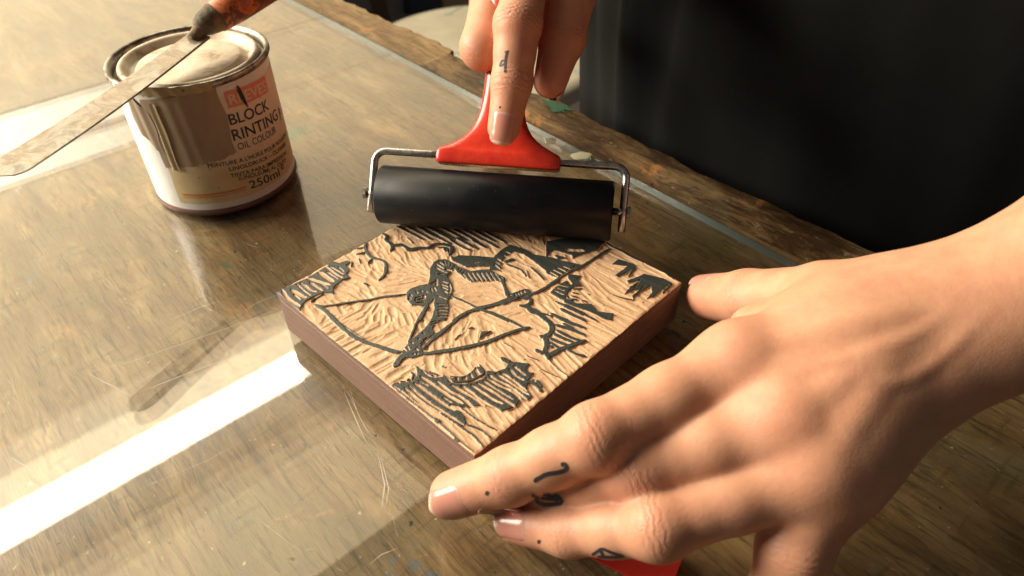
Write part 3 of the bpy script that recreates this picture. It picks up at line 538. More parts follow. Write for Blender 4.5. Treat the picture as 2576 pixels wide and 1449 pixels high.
bl = mesh('blade', v_, f_, M['blade'], knife, label='flat steel blade smeared with old paint', smooth=False)
m = material('crusted_handle', rough=.5); k = N(m); kv = k.coord(); n_ = k.noise(kv, 75, 5, .65, .4)
k.base(k.ramp(n_, [(.36, (.40, .17, .11)), (.43, (.26, .045, .025)), (.51, (.12, .04, .022)), (.57, (.66, .17, .03)), (.66, (.30, .07, .04))])); k.normal(k.bump(n_, .6, .001)); M['handle'] = m
m = material('olive_crust', rough=.7); k = N(m); n_ = k.noise(k.coord(), 180, 5, .7); k.base(k.ramp(n_, [(.35, (.050, .042, .022)), (.55, (.15, .115, .055)), (.66, (.40, .11, .04))])); k.normal(k.bump(n_, .8, .001)); M['crust'] = m
hd = nrm(at(640, -2, .0865)-kA); h0 = kA+kn*.0035
pr = [(0, .0052), (.002, .0066), (.010, .0074), (.022, .0084), (.045, .0090), (.075, .0092), (.100, .0090), (.113, .0070), (.118, .0030)]
v_, f_ = tube([h0+hd*s for s, r_ in pr if s >= .010], [r_ for s, r_ in pr if s >= .010], 28); mesh('handle', v_, f_, M['handle'], knife)
v_, f_ = tube([h0+hd*s for s in (-.001, .0, .003, .007, .0108, .0135)], [.0024, .0040, .0054, .0064, .0072, .0076], 28); mesh('ferrule', v_, f_, M['crust'], knife, label='dark olive paint crust at the neck')
v_, f_ = tube([kA-kd*.006+kn*.0006, kA+kn*.002, h0+hd*.006], [.0026, .0036, .0036], 12); mesh('neck', v_, f_, M['crust'], knife)

# ------------------------------------------------------------ brayer
BRC = V(-.00659, .26099, BH+.01273+.0001); BRY = -.1755; BRR, BRL = .01273, .10177
ba = V(math.cos(BRY), math.sin(BRY), 0); bb = V(-ba[1], ba[0], 0); PH = R(50); bd = math.cos(PH)*bb+math.sin(PH)*V(0, 0, 1); bn = -math.sin(PH)*bb+math.cos(PH)*V(0, 0, 1)
bray = thing('brayer', (BRC[0], BRC[1], BH), 'ink brayer with black rubber roller and red handle, rolling on the carved block', 'brayer')
m = material('black_rubber', (.004, .0048, .0068), .42, spec=.24); k = N(m); n_ = k.noise(k.coord(), 55, 5, .6); k.base(k.mix(k.step(k.noise(k.coord(), 800, 2, .5), .72, .76), (.004, .0048, .0068), (.05, .05, .05))); k.rough(k.ramp(n_, [(.3, (.28,)*3), (.7, (.52,)*3)])); k.normal(k.bump(k.noise(k.coord(-BRY, (90, 900, 900)), 1, 4, .7), .20, .0002)); M['rubber'] = m
hl = BRL/2
v_, f_ = lathe([(.003, -hl+.0004), (.0105, -hl+.0002), (.0120, -hl), (BRR, -hl+.0008), (BRR, hl-.0008), (.0120, hl), (.0105, hl-.0002), (.003, hl-.0004)], BRC, 96, ba); mesh('roller', v_, f_, M['rubber'], bray)
m = material('zinc_wire', (.55, .53, .50), .28, 1.0); k = N(m); k.rough(k.ramp(k.noise(k.coord(), 300, 4), [(.3, (.2,)*3), (.7, (.45,)*3)])); M['wire'] = m
LC, LX = .1105, .0190
def fp(s, l_, h_=0): return BRC+ba*s+bd*l_+bn*h_
def arm(sg):
    pts = [fp(sg*LC/2, -.0085), fp(sg*LC/2, 0), fp(sg*LC/2, LX-.005)]
    for q in range(1, 7):
        a = q/6*math.pi/2; pts.append(fp(sg*(LC/2-.005+.005*math.cos(a)), LX-.005+.005*math.sin(a)))
    pts += [fp(sg*.030, LX), fp(sg*.020, LX)]; return pts
for sg in (-1, 1):
    v_, f_ = tube(arm(sg), .00165, 14); mesh('wire_arm', v_, f_, M['wire'], bray)
    v_, f_ = lathe([(0, 0), (.0016, 0), (.0016, .0075), (0, .0075)], BRC+ba*(sg*(hl-.0005) if sg > 0 else -(hl+.007)), 16, ba); mesh('axle_pin', v_, f_, M['wire'], bray)
    v_, f_ = lathe([(0, 0), (.0026, 0), (.0026, .0013), (0, .0013)], BRC+ba*(sg*(LC/2+.0018) if sg > 0 else -(LC/2+.0036)), 6, ba); mesh('bolt_head', v_, f_, M['wire'], bray, False)
m = material('red_plastic', (.62, .035, .018), .24, spec=.55); k = N(m); n_ = k.noise(k.coord(), 75, 7, .7); k.base(k.ramp(n_, [(.35, (.52, .028, .016)), (.65, (.68, .050, .022))])); k.rough(k.ramp(n_, [(.3, (.18,)*3), (.7, (.34,)*3)])); M['red'] = m
# handle: flared foot, waist, grip.  cross sections (distance, half width, half thickness)
sec = [(LX-.0040, .0266, .0046), (LX-.0037, .0272, .0051), (LX-.0005, .0273, .0053), (LX+.0022, .0270, .0052), (LX+.0027, .0262, .0046), (LX+.0048, .0222, .0042), (LX+.008, .0160, .0044), (LX+.013, .0118, .0046), (LX+.019, .0098, .0050), (LX+.028, .0086, .0060), (LX+.042, .0086, .0074), (LX+.060, .0100, .0088), (LX+.085, .0110, .0098), (LX+.105, .0104, .0094), (LX+.118, .0080, .0074), (LX+.122, .0040, .0040)]
v_ = []; f_ = []; sg_ = 32
for l_, hw, ht in sec:
    for q in range(sg_):
        a = 2*math.pi*q/sg_; c_, s_ = math.cos(a), math.sin(a); e = .28 if l_ < LX+.004 else .70
        v_.append(fp(hw*math.copysign(abs(c_)**e, c_), l_, ht*math.copysign(abs(s_)**e, s_)))
for i in range(len(sec)-1):
    for q in range(sg_): f_.append((i*sg_+q, i*sg_+(q+1) % sg_, (i+1)*sg_+(q+1) % sg_, (i+1)*sg_+q))
f_ += [tuple(range(sg_-1, -1, -1)), tuple(range((len(sec)-1)*sg_, len(sec)*sg_))]
hnd = mesh('handle', v_, f_, M['red'], bray, label='glossy red plastic handle with a flared foot')
sm = hnd.modifiers.new('sub', 'SUBSURF'); sm.levels = 1; sm.render_levels = 1

# ------------------------------------------------------------ red sheet, drop, stool, boxes
m = material('red_card', (.55, .030, .022), .3); M['redcard'] = m
q4 = [at(x, y, 0) for x, y in ((1188, 1258), (1500, 1318), (1735, 1372), (1715, 1410), (1688, 1480), (1655, 1490))]
v_ = [p+V(0, 0, .0003) for p in q4]+[p+V(0, 0, .0011) for p in q4]; n = len(q4)
rs = mesh('red_card', v_, [tuple(range(n))[::-1], tuple(range(n, 2*n))]+[(i, (i+1) % n, n+(i+1) % n, n+i) for i in range(n)], M['redcard'], None, False)
tag(rs, 'glossy red card on the glass under the fingers holding the block', 'card')
m = material('clear_resin', (.9, .92, .9), .05, spec=.6); m.node_tree.nodes['Principled BSDF'].inputs['Transmission Weight'].default_value = .8; M['drop'] = m
def blob(name, px, py, rx, ry, h_, mat, label, cat):
    c = at(px, py, 0); v_ = []; f_ = []; ns, nr = 24, 6
    for j in range(nr):
        a = j/(nr-1)*math.pi/2
        for i in range(ns):
            t = 2*math.pi*i/ns; w_ = 1+.12*math.sin(2*t+1)+.07*math.sin(5*t)
            v_.append(c+V(rx*math.cos(a)*math.cos(t)*w_, ry*math.cos(a)*math.sin(t)*w_, h_*math.sin(a)+.0001))
    for j in range(nr-1):
        for i in range(ns): f_.append((j*ns+i, j*ns+(i+1) % ns, (j+1)*ns+(i+1) % ns, (j+1)*ns+i))
    return tag(mesh(name, v_, f_, mat), label, cat)
blob('water_drop', 1383, 356, .0036, .0030, .0022, M['drop'], 'clear sparkling drop on the glass beside the red handle foot', 'drop')
M['dried'] = material('dried_glue', (.55, .54, .38), .35)
blob('glue_spot', 1462, 392, .0055, .0045, .0004, M['dried'], 'pale dried glue spot near the far edge of the glass', 'glue spot')

M['greenpaint'] = material('green_paint', (.028, .105, .058), .6); M['pinkpaint'] = material('red_oxide_paint', (.30, .08, .07), .6)
def smear(px, py, rx, ry, mat, zz):
    c = at(px, py, zz); v_ = [c+V(0, 0, .00035)]; n = 40
    for i in range(n):
        t = 2*math.pi*i/n; r_ = 1+.25*math.sin(3*t+px)+.18*math.sin(7*t+py)+.12*math.sin(13*t)+.08*math.sin(23*t+1); v_.append(c+ED*rx*r_*math.cos(t)+EN*ry*r_*math.sin(t)+V(0, 0, .00022))
    return mesh('paint_smear', v_, [(0, 1+i, 1+(i+1) % n) for i in range(n)], mat, table, False)
smear(1400, 268, .010, .0050, M['greenpaint'], ZT+.0020); smear(1250, 212, .008, .0040, M['pinkpaint'], ZT+.0020); smear(1224, 213, .006, .0022, M['greenpaint'], ZT+.0020)

SZ = -.25; sc_ = at(1215, 118, SZ)
stool = thing('stool', (sc_[0], sc_[1], -.78), 'round pale paint-spattered stool standing behind the workbench', 'stool')
m = material('spattered_stool', rough=.16); k = N(m); sv = k.coord(); c = k.ramp(k.noise(sv, 9, 5), [(.35, (.62, .56, .42)), (.65, (.76, .70, .56))])
c = k.mix(k.math('MULTIPLY', k.step(k.noise(sv, 14, 5, .6, 1), .56, .62), .8), c, (.38, .45, .37)); c = k.mix(k.step(k.noise(sv, 60, 3), .70, .72), c, (.8, .78, .7)); k.base(c); M['stool'] = m
v_, f_ = lathe([(0, SZ-.034), (.185, SZ-.034), (.196, SZ-.028), (.198, SZ-.012), (.192, SZ-.002), (.18, SZ), (0, SZ)], (sc_[0], sc_[1], 0), 72); mesh('seat', v_, f_, M['stool'], stool)
M['brownwood'] = material('brown_wood', (.11, .060, .032), .5); M['navy'] = material('navy_cloth', (.035, .045, .065), .8); M['cardb'] = material('cardboard', (.36, .28, .17), .8); M['greyp'] = material('lilac_plastic', (.40, .33, .31), .6)
for a in range(4):
    t = a*math.pi/2+.5; top_ = V(sc_[0]+.13*math.cos(t), sc_[1]+.13*math.sin(t), SZ-.03); bot_ = V(sc_[0]+.19*math.cos(t), sc_[1]+.19*math.sin(t), -.78)
    v_, f_ = tube([bot_, top_], [.013, .017], 12); mesh('leg', v_, f_, M['brownwood'], stool)
# things further back on the floor
def bx_thing(name, px, py, z, hx, hy, hz, rot, mat, label, cat, lidmat=None):
    c = at(px, py, z); X = V(math.cos(rot), math.sin(rot), 0); Y = V(-X[1], X[0], 0)
    t = thing(name, (c[0], c[1], z), label, cat)
    v_, f_ = box((c[0], c[1], z+hz), X, Y, V(0, 0, 1), hx, hy, hz); bevel(mesh('body', v_, f_, mat, t, False), .004)
    v_, f_ = box((c[0], c[1], z+2*hz+.006), X, Y, V(0, 0, 1), hx+.004, hy+.004, .006); bevel(mesh('lid', v_, f_, lidmat or mat, t, False), .002); return t
bx_thing('cardboard_box', 1135, -10, -.78, .12, .14, .11, .2, M['cardb'], 'tan cardboard box on the floor behind the stool', 'box')
bx_thing('storage_crate', 1063, 8, -.78, .07, .10, .05, .1, M['navy'], 'dark navy crate on the floor left of the cardboard box', 'crate')
pc = at(944, 62, -.78); post = thing('easel_leg', (pc[0], pc[1], -.78), 'dark brown wooden easel leg on the floor beyond the bench', 'easel leg')
v_, f_ = box((pc[0], pc[1], -.48), V(.94, .34, 0), V(-.34, .94, 0), nrm(V(-.12, .1, 1)), .026, .02, .30); bevel(mesh('post', v_, f_, M['brownwood'], post, False), .003)
v_, f_ = box((pc[0], pc[1], -.77), V(.94, .34, 0), V(-.34, .94, 0), V(0, 0, 1), .03, .10, .010); bevel(mesh('foot', v_, f_, M['brownwood'], post, False), .003)
# ------------------------------------------------------------ person: two hands and the clothes
def cone_d(P, a, b, ra, rb):
    ba_ = b-a; L2 = float(ba_@ba_)+1e-12; d = P-a.astype(np.float32); t = np.clip((d@ba_.astype(np.float32))/L2, 0, 1)
    return np.sqrt(((d-t[:, None]*ba_.astype(np.float32))**2).sum(1))-(ra+(rb-ra)*t)
def smin(a, b, k_):
    h = np.clip(.5+.5*(b-a)/k_, 0, 1); return b+(a-b)*h-k_*h*(1-h)
def surface(sdf, lo, hi, h):
    """sparse evaluation of a distance field followed by surface nets"""
    F = 5; n = (np.ceil((hi-lo)/(h*F)).astype(int))*F; nc = n//F
    g = np.stack(np.meshgrid(*[np.arange(c) for c in nc], indexing='ij'), -1).reshape(-1, 3)
    dc = sdf((lo+(g*F+(F-1)/2)*h).astype(np.float32)); vol = np.repeat(np.repeat(np.repeat(dc.reshape(nc), F, 0), F, 1), F, 2).astype(np.float32)
    near = g[np.abs(dc) < h*F*1.5]; off = np.stack(np.meshgrid(*[np.arange(F)]*3, indexing='ij'), -1).reshape(-1, 3)
    pts = (near[:, None]*F+off[None]).reshape(-1, 3); vals = sdf((lo+pts*h).astype(np.float32)); vol[pts[:, 0], pts[:, 1], pts[:, 2]] = vals
    s = vol < 0; nx, ny, nz = n-1; cs = [(i, j, k) for i in (0, 1) for j in (0, 1) for k in (0, 1)]
    cnt = sum(s[i:nx+i, j:ny+j, k:nz+k].astype(np.int8) for i, j, k in cs); act = (cnt > 0) & (cnt < 8); idx = np.full(act.shape, -1); ii = np.argwhere(act); idx[act] = np.arange(len(ii))
    cv = [vol[ii[:, 0]+i, ii[:, 1]+j, ii[:, 2]+k] for i, j, k in cs]; acc = np.zeros((len(ii), 3)); cn = np.zeros(len(ii))
    for a in range(8):
        for b in range(a+1, 8):
            if sum(abs(np.array(cs[a])-np.array(cs[b]))) != 1: continue
            m_ = (cv[a] < 0) != (cv[b] < 0); t = np.where(m_, cv[a]/np.where(m_, cv[a]-cv[b], 1), 0)
            acc[m_] += (np.array(cs[a])+t[:, None]*(np.array(cs[b])-np.array(cs[a])))[m_]; cn += m_
    verts = lo+h*(ii+acc/cn[:, None]); faces = []
    for ax in range(3):
        o1, o2 = [(1, 2), (2, 0), (0, 1)][ax]; sl0 = [slice(1, -1)]*3; sl0[ax] = slice(0, -1); sl1 = list(sl0); sl1[ax] = slice(1, None)
        A, B = s[tuple(sl0)], s[tuple(sl1)]
        e = np.argwhere(A != B); st = np.ones(3, int); st[ax] = 0; e = e+st; sg = s[e[:, 0], e[:, 1], e[:, 2]]
        u1, u2 = np.eye(3, dtype=int)[o1], np.eye(3, dtype=int)[o2]
        q = [idx[tuple((e-d).T)] for d in (u1+u2, u2, 0*u1, u1)]; q = np.stack(q, 1); q[~sg] = q[~sg][:, ::-1]; faces.append(q)
    return verts, np.concatenate(faces)
def finger_sdf(J, rad, extra=()):
    """J joints base..tip, rad radii; extra: small bumps (a, b, ra, rb)"""
    segs = [(J[i], J[i+1], rad[i], rad[i+1]) for i in range(len(J)-1)]
    def f(P):
        d = cone_d(P, *segs[0])
        for s_ in segs[1:]: d = smin(d, cone_d(P, *s_), .0035)
        for s_ in extra: d = smin(d, cone_d(P, *s_), .003)
        return d
    return f
def cone_d5(P, s_): return cone_d(P, *s_[:4])
def hand_sdf(palm, fingers, web=.0095, ridges=()):
    def f(P):
        d = cone_d5(P, palm[0])
        for s_ in palm[1:]: d = smin(d, cone_d5(P, s_), s_[4] if len(s_) > 4 else .012)
        out_ = None
        for fg in fingers:
            w_ = smin(d, fg(P), web); out_ = w_ if out_ is None else smin(out_, w_, .0012)
        for grp, k_ in ridges:                                                   # shallow raised lines, joined to each other first
            r_ = cone_d5(P, grp[0])
            for s_ in grp[1:]: r_ = np.minimum(r_, cone_d5(P, s_))
            out_ = smin(out_, r_, k_)
        return out_
    return f

m = material('skin', rough=.50, spec=.40); k = N(m); sv = k.coord(); red = k.attr('flush'); fu = k.attr('along'); wr = k.attr('crease')
c = k.ramp(k.noise(sv, 130, 4, .6), [(.3, (.585, .290, .178)), (.7, (.65, .355, .225))])
c = k.mix(k.math('MULTIPLY', red, .9), c, (.62, .215, .160)); c = k.mix(k.math('MULTIPLY', k.step(k.noise(sv, 75, 5, .65), .48, .68), .35), c, (.52, .24, .17))
k.base(c); b = k.b
b.inputs['Subsurface Weight'].default_value = .34; b.inputs['Subsurface Radius'].default_value = (1.0, .30, .13); b.inputs['Subsurface Scale'].default_value = .0045
ph = k.math('ADD', k.math('MULTIPLY', fu, 2*math.pi/.0021), k.math('MULTIPLY', k.noise(sv, 230, 4, .65), 17.0)); wv_ = k.math('MULTIPLY', k.math('SINE', ph), wr)
b1 = k.bump(wv_, .55, .00035); vo = k.n('ShaderNodeTexVoronoi'); vo.inputs['Scale'].default_value = 1500; k.l(sv, vo.inputs['Vector'])
b2 = k.bump(vo.outputs[0], .16, .0002, b1); k.normal(k.bump(k.noise(sv, 420, 4, .65), .22, .0004, b2)); M['skin'] = m
m = material('fingernail', (.66, .34, .28), .22, spec=.5); k = N(m); tipa = k.attr('tip'); k.base(k.mix(k.step(tipa, .87, .93), k.mix(k.step(tipa, .02, .16), (.66, .42, .34), (.58, .27, .21)), (.68, .50, .37)))
k.b.inputs['Subsurface Weight'].default_value = .15; k.b.inputs['Subsurface Radius'].default_value = (1, .4, .25); k.b.inputs['Subsurface Scale'].default_value = .002; M['nail'] = m
M['tattoo'] = material('tattoo_ink', (.030, .026, .032), .6)

person = thing('person', (.27, .40, -.78), 'person in a dark apron inking a carved block with both hands', 'person')
def build_hand(name, sdf, lo, hi, h, joints, label):
    """joints: list of (centre, axis, radius, crease strength, flush strength)"""
    vts, fcs = surface(sdf, lo, hi, h)
    fl = np.zeros(len(vts)); al = np.zeros(len(vts)); cr_ = np.zeros(len(vts))
    for c_, ax, r_, cs_, fs_, up_ in joints:
        d = vts-c_; t = d@ax; rr_ = np.linalg.norm(d, axis=1)
        fl = np.maximum(fl, fs_*np.exp(-(rr_/(r_*1.25))**2))
        w_ = cs_*np.exp(-(t/.0042)**2)*(rr_ < r_*2.2)*np.clip((d@up_)/r_, 0, 1); m_ = w_ > cr_; al[m_] = t[m_]; cr_[m_] = w_[m_]
    o = mesh(name, vts, fcs, M['skin'], person, True, attrs={'flush': fl, 'along': al, 'crease': cr_}, label=label)
    return o, BVHTree.FromPolygons([tuple(v) for v in vts], [tuple(map(int, f)) for f in fcs]), vts
def nail(hand_o, bvh, tip, axis, normal, L_, W_, back=.35, name='fingernail'):
    """curved plate laid on the finger end"""
    ax = nrm(axis); nn = nrm(normal-ax*(normal@ax)); sd = np.cross(ax, nn); nu, nv = 14, 11; v_ = []; at_ = []
    for i in range(nu+1):
        t = i/nu; s = (t-back)*L_
        hw = W_/2*(1-.10*t)*(math.sqrt(max(0, 1-max(0, (t-.80)/.20)**2*.75)) if t > .8 else 1)*(math.sqrt(max(.0, 1-((.22-t)/.22)**2*.55)) if t < .22 else 1)
        for j in range(nv+1):
            q = (j/nv*2-1)*hw; o_ = tip+ax*s+sd*q+nn*.02; hit = bvh.ray_cast(Vector(o_), Vector(-nn), .04)
            p = np.array(hit[0]) if hit[0] is not None else tip+ax*s+sd*q
            # free edge keeps on flat while the finger end curves away
            v_.append((p, o_, t, j/nv*2-1)); at_.append(t)
    P = np.array([a[0] for a in v_]).reshape(nu+1, nv+1, 3)
    lvl = ((P-tip)@nn)
    for i in range(nu+1):
        for j in range(nv+1):
            base_ = lvl[int(nu*.62)][j] if i > nu*.62 else lvl[i][j]; want = base_-(.0010*((i/nu-.62)/.38)**2 if i > nu*.62 else 0)
            lv_ = max(lvl[i][j], want); edge = min(1, (1-abs(j/nv*2-1))*5, i/nu*7); P[i, j] += nn*(lv_-lvl[i][j])+nn*(.00032*edge-.00010)
    top_ = P.reshape(-1, 3); bot_ = top_-nn*.0007; n_ = len(top_); f_ = []
    for i in range(nu):
        for j in range(nv):
            a = i*(nv+1)+j; f_.append((a, a+nv+1, a+nv+2, a+1)); f_.append((n_+a, n_+a+1, n_+a+nv+2, n_+a+nv+1))
    per = [i*(nv+1) for i in range(nu)]+[nu*(nv+1)+j for j in range(nv)]+[(nu-i)*(nv+1)+nv for i in range(nu)]+[nv-j for j in range(nv)]
    for a, b in zip(per, per[1:]+per[:1]): f_.append((a, b, n_+b, n_+a))
    o = mesh(name, np.concatenate([top_, bot_]), f_, M['nail'], hand_o, True, attrs={'tip': at_+at_})
    bm_ = bmesh.new(); bm_.from_mesh(o.data); bmesh.ops.recalc_face_normals(bm_, faces=bm_.faces); bm_.to_mesh(o.data); bm_.free(); return o
def tattoo(hand_o, bvh, strokes, name='tattoo', label=None):
    """ribbons of ink laid on the skin; strokes in picture coordinates, landed on the hand's surface"""
    v_ = []; f_ = []
    for w_, pts in strokes:
        w_ = w_*1.25
        q = smooth_path([V(x, y, 0) for x, y in pts], 5) if len(pts) > 2 else [V(*pts[0], 0)+(V(*pts[1], 0)-V(*pts[0], 0))*t for t in np.linspace(0, 1, 6)]
        b0 = len(v_)
        for i, p in enumerate(q):
            d = q[min(i+1, len(q)-1)]-q[max(i-1, 0)]; d = d/np.linalg.norm(d); s = V(-d[1], d[0], 0); e = .55 if i in (0, len(q)-1) else 1
            for sg in (-1, 0, 1):
                x = p+s*sg*w_/2*e; hit = bvh.ray_cast(Vector(CO), Vector(ray(x[0], x[1])), 2)
                v_.append(np.array(hit[0])+np.array(hit[1])*.00010 if hit[0] is not None else None)
        for i in range(len(q)-1):
            for sg in (0, 1):
                f_.append((b0+3*i+sg, b0+3*i+sg+1, b0+3*i+sg+4, b0+3*i+sg+3))
    ok = [i for i, v in enumerate(v_) if v is not None]; mp = {o: n for n, o in enumerate(ok)}
    f_ = [tuple(mp[i] for i in f) for f in f_ if all(i in mp for i in f)]
    return mesh(name, [v_[i] for i in ok], f_, M['tattoo'], hand_o, True, label=label)

# ---- the hand that holds the block
def A(*p): return at(*p)
UPC = nrm(nrm(CO-A(1700, 1000, .04))+V(0, 0, .5))
ix = [A(1862, 918, .055), A(1500, 1102, .047), A(1284, 1197, .028), A(1142, 1244, .016)]
md = [A(1975, 1062, .052), A(1605, 1178, .0385), A(1405, 1230, .0205), A(1290, 1240, .0100)]
rg = [A(2045, 1178, .044), A(1655, 1326, .033), A(1430, 1335, .017), A(1300, 1314, .010)]
lt = [A(2040, 1232, .037), A(1996, 1385, .026), A(1960, 1500, .014), A(1935, 1570, .010)]
th = [A(2060, 748, .044), A(1882, 750, .026), A(1786, 748, .0150)]
def mid(a, b, t): return a+(b-a)*t
fi = finger_sdf([ix[0], mid(ix[0], ix[1], .5), ix[1], mid(ix[1], ix[2], .5), ix[2], ix[3]], [.0114, .0101, .0095, .0085, .0084, .0076], [])
fm = finger_sdf([md[0], mid(md[0], md[1], .5), md[1], mid(md[1], md[2], .5), md[2], md[3]], [.0110, .0104, .0096, .0083, .0080, .0072])
fr_ = finger_sdf([rg[0], mid(rg[0], rg[1], .5), rg[1], mid(rg[1], rg[2], .5), rg[2], rg[3]], [.0112, .0090, .0086, .0075, .0073, .0066])
fl_ = finger_sdf(lt, [.0098, .0096, .0082, .0072])
ft = finger_sdf([A(2190, 800, .052), th[0], th[1], th[2]], [.0140, .0112, .0106, .0094])
wr_r0, wr_r1 = A(2290, 790, .062), A(2690, 645, .082); wr_u0, wr_u1 = A(2105, 1085, .043), A(2475, 835, .063)
DN = V(0, 0, -1)
palm = [(wr_r0, wr_r1, .0160, .0170), (wr_u0, wr_u1, .0135, .0160, .008), (mid(wr_r0, wr_u0, .5), mid(wr_r1, wr_u1, .5), .0160, .0175, .008)]
fa1 = mid(wr_r1, wr_u1, .5)+nrm(mid(wr_r1, wr_u1, .5)-mid(wr_r0, wr_u0, .5))*.12+V(0, .02, .02)
palm += [(wr_r1, fa1+V(-.006, .012, .004), .0170, .026, .008), (wr_u1, fa1+V(.006, -.012, -.004), .0160, .026, .008)]
for J, r_, q_ in ((ix, .0114, .10), (md, .0110, .40), (rg, .0108, .60), (lt, .0096, .84)):
    w0 = mid(wr_r0, wr_u0, q_)
    palm.append((J[0], w0, r_, .0140 if J is not lt else .0115, .008))
    if J is ix or J is md: palm.append((J[0]+DN*.009+V(.004, 0, 0), w0+DN*.005, .0105, .0130, .010))
for J, K, q_ in ((ix, md, .25), (md, rg, .50), (rg, lt, .70)):                       # flesh between the bones
    palm.append((mid(J[0], K[0], .5)+nrm(wr_r0-ix[0])*.005-UPC*.0006, mid(wr_r0, wr_u0, q_)-UPC*.0008, .0112, .0140, .008))
palm.append((A(2150, 790, .046), A(2330, 820, .052), .0145, .0160, .012))            # thumb base
palm.append((A(1905, 840, .042), A(2110, 805, .050), .0092, .0130, .016))
palm.append((mid(wr_r0, wr_u0, .10)+UPC*.0004, mid(wr_r0, wr_u0, .80)+UPC*.0004, .0150, .0140, .016))
palm.append((mid(mid(ix[0], wr_r0, .55), mid(ix[0], wr_r0, .56), .5)+UPC*.0002, mid(rg[0], wr_u0, .5)+UPC*.0002, .0128, .0120, .016))            # web of thumb and index
base_sdf = hand_sdf(palm, [fi, fm, fr_, fl_, ft])
def skin_pt(p, up_, sink):
    a_, b_ = 0.0, .035
    for _ in range(22):
        m_ = (a_+b_)/2
        if base_sdf((p+up_*m_)[None].astype(np.float32))[0] < 0: a_ = m_
        else: b_ = m_
    return p+up_*(a_-sink)
ridges = []
def ridge_line(pts, r_, out_, k_, up_):
    sp_l = smooth_path(pts, 5); n_ = len(sp_l)-1
    q = [skin_pt(p, up_, r_-out_+k_/4+.0016*max(0, 1-min(i, n_-i)/n_*3)**2) for i, p in enumerate(sp_l)]      # sinks away at both ends
    ridges.append(([(a_, b_, r_, r_) for a_, b_ in zip(q[:-1], q[1:])], k_))
def knob(p, r_, out_, k_, up_):
    q = skin_pt(p, up_, r_-out_+k_/4); ridges.append(([(q, q+V(.0001, 0, 0), r_, r_)], k_))
wm = lambda t: mid(wr_r0, wr_u0, t)
for J, q_, o_ in ((ix, .16, .00005), (md, .40, .00012), (rg, .60, 0.0)):             # tendons fan out from the wrist to the knuckles
    ridge_line([J[0]+nrm(wm(q_)-J[0])*.004, mid(J[0], wm(q_), .5), mid(J[0], wm(q_), 1.0)], .0030, o_, .0040, UPC)
    knob(J[0]+nrm(J[1]-J[0])*.001, .0085, .00015, .005, UPC)
ridge_line([A(1950, 985, .05), A(2080, 960, .05), A(2230, 900, .055), A(2330, 830, .06)], .0016, .00008, .0024, UPC)   # veins
ridge_line([A(2080, 960, .05), A(2150, 1010, .05), A(2280, 960, .055), A(2450, 800, .066)], .0016, .00006, .0024, UPC)
for J, r_ in ((ix, .0095), (md, .0094), (rg, .0086)):                                # finger joints
    knob(J[1], .0070, .0004, .005, UPC)
allp = np.array(ix+md+rg+lt+th+[wr_r1, wr_u1, fa1]); lo = allp.min(0)-.024; hi = allp.max(0)+.032
def jn(J, i, r_, cs_, fs_): return (J[i], nrm(J[min(i+1, len(J)-1)]-J[i-1]), r_, cs_, fs_, UPC)
joints = []
for J, r_ in ((ix, .009), (md, .009), (rg, .0082), (lt, .007)): joints += [jn(J, 1, r_, .28, .45), jn(J, 2, r_*.9, .16, .3), jn(J, 3, r_*.9, 0, .75), (J[0], nrm(J[1]-J[0]), .012, 0, .35, UPC)]
joints += [jn(th, 1, .009, .5, .35), jn(th, 2, .009, 0, .7)]
hand, hb, hv = build_hand('hand', hand_sdf(palm, [fi, fm, fr_, fl_, ft], ridges=ridges), lo, hi, .0009, joints, 'left hand pressing on two corners of the carved block')
CAMD = nrm(CO-ix[3])
nail(hand, hb, ix[3], ix[3]-ix[2], nrm(CO-ix[3])*1.0+V(-.10, -.55, -.05), .0138, .0112, .58)
nail(hand, hb, rg[3], rg[3]-rg[2], nrm(CO-rg[3])+V(-.1, -.30, .25), .0128, .0100, .60)
nail(hand, hb, lt[3], lt[3]-lt[2], V(.2, -.4, .8), .0100, .0080, .45)
nail(hand, hb, th[2], th[2]-th[1], V(-.35, .75, .45), .0130, .0120, .45)
tattoo(hand, hb, [(9, [(1344, 1209), (1361, 1200), (1375, 1193), (1408, 1187), (1425, 1179), (1421, 1168), (1411, 1169)]), (9, [(1346, 1204), (1350, 1213)]), (9, [(1221, 1239), (1230, 1242)])], label='dark letter and dot tattooed on the index finger')
tattoo(hand, hb, [(8, [(1337, 1244), (1350, 1252), (1354, 1263), (1375, 1270), (1415, 1266)]), (8, [(1366, 1243), (1379, 1244), (1385, 1251), (1402, 1248), (1417, 1264)]), (6, [(1361, 1253), (1381, 1255), (1402, 1256)]), (6, [(1402, 1254), (1400, 1267)])], label='dark blackletter g tattooed on the middle finger')
tattoo(hand, hb, [(6, [(1489, 1396), (1502, 1387), (1513, 1379)]), (6, [(1513, 1379), (1540, 1390), (1569, 1399)]), (6, [(1509, 1381), (1514, 1392), (1519, 1401)]), (6, [(1502, 1400), (1535, 1401), (1569, 1400)]), (8, [(1352, 1361), (1360, 1364)])], label='dark letter A and dot tattooed on the ring finger')

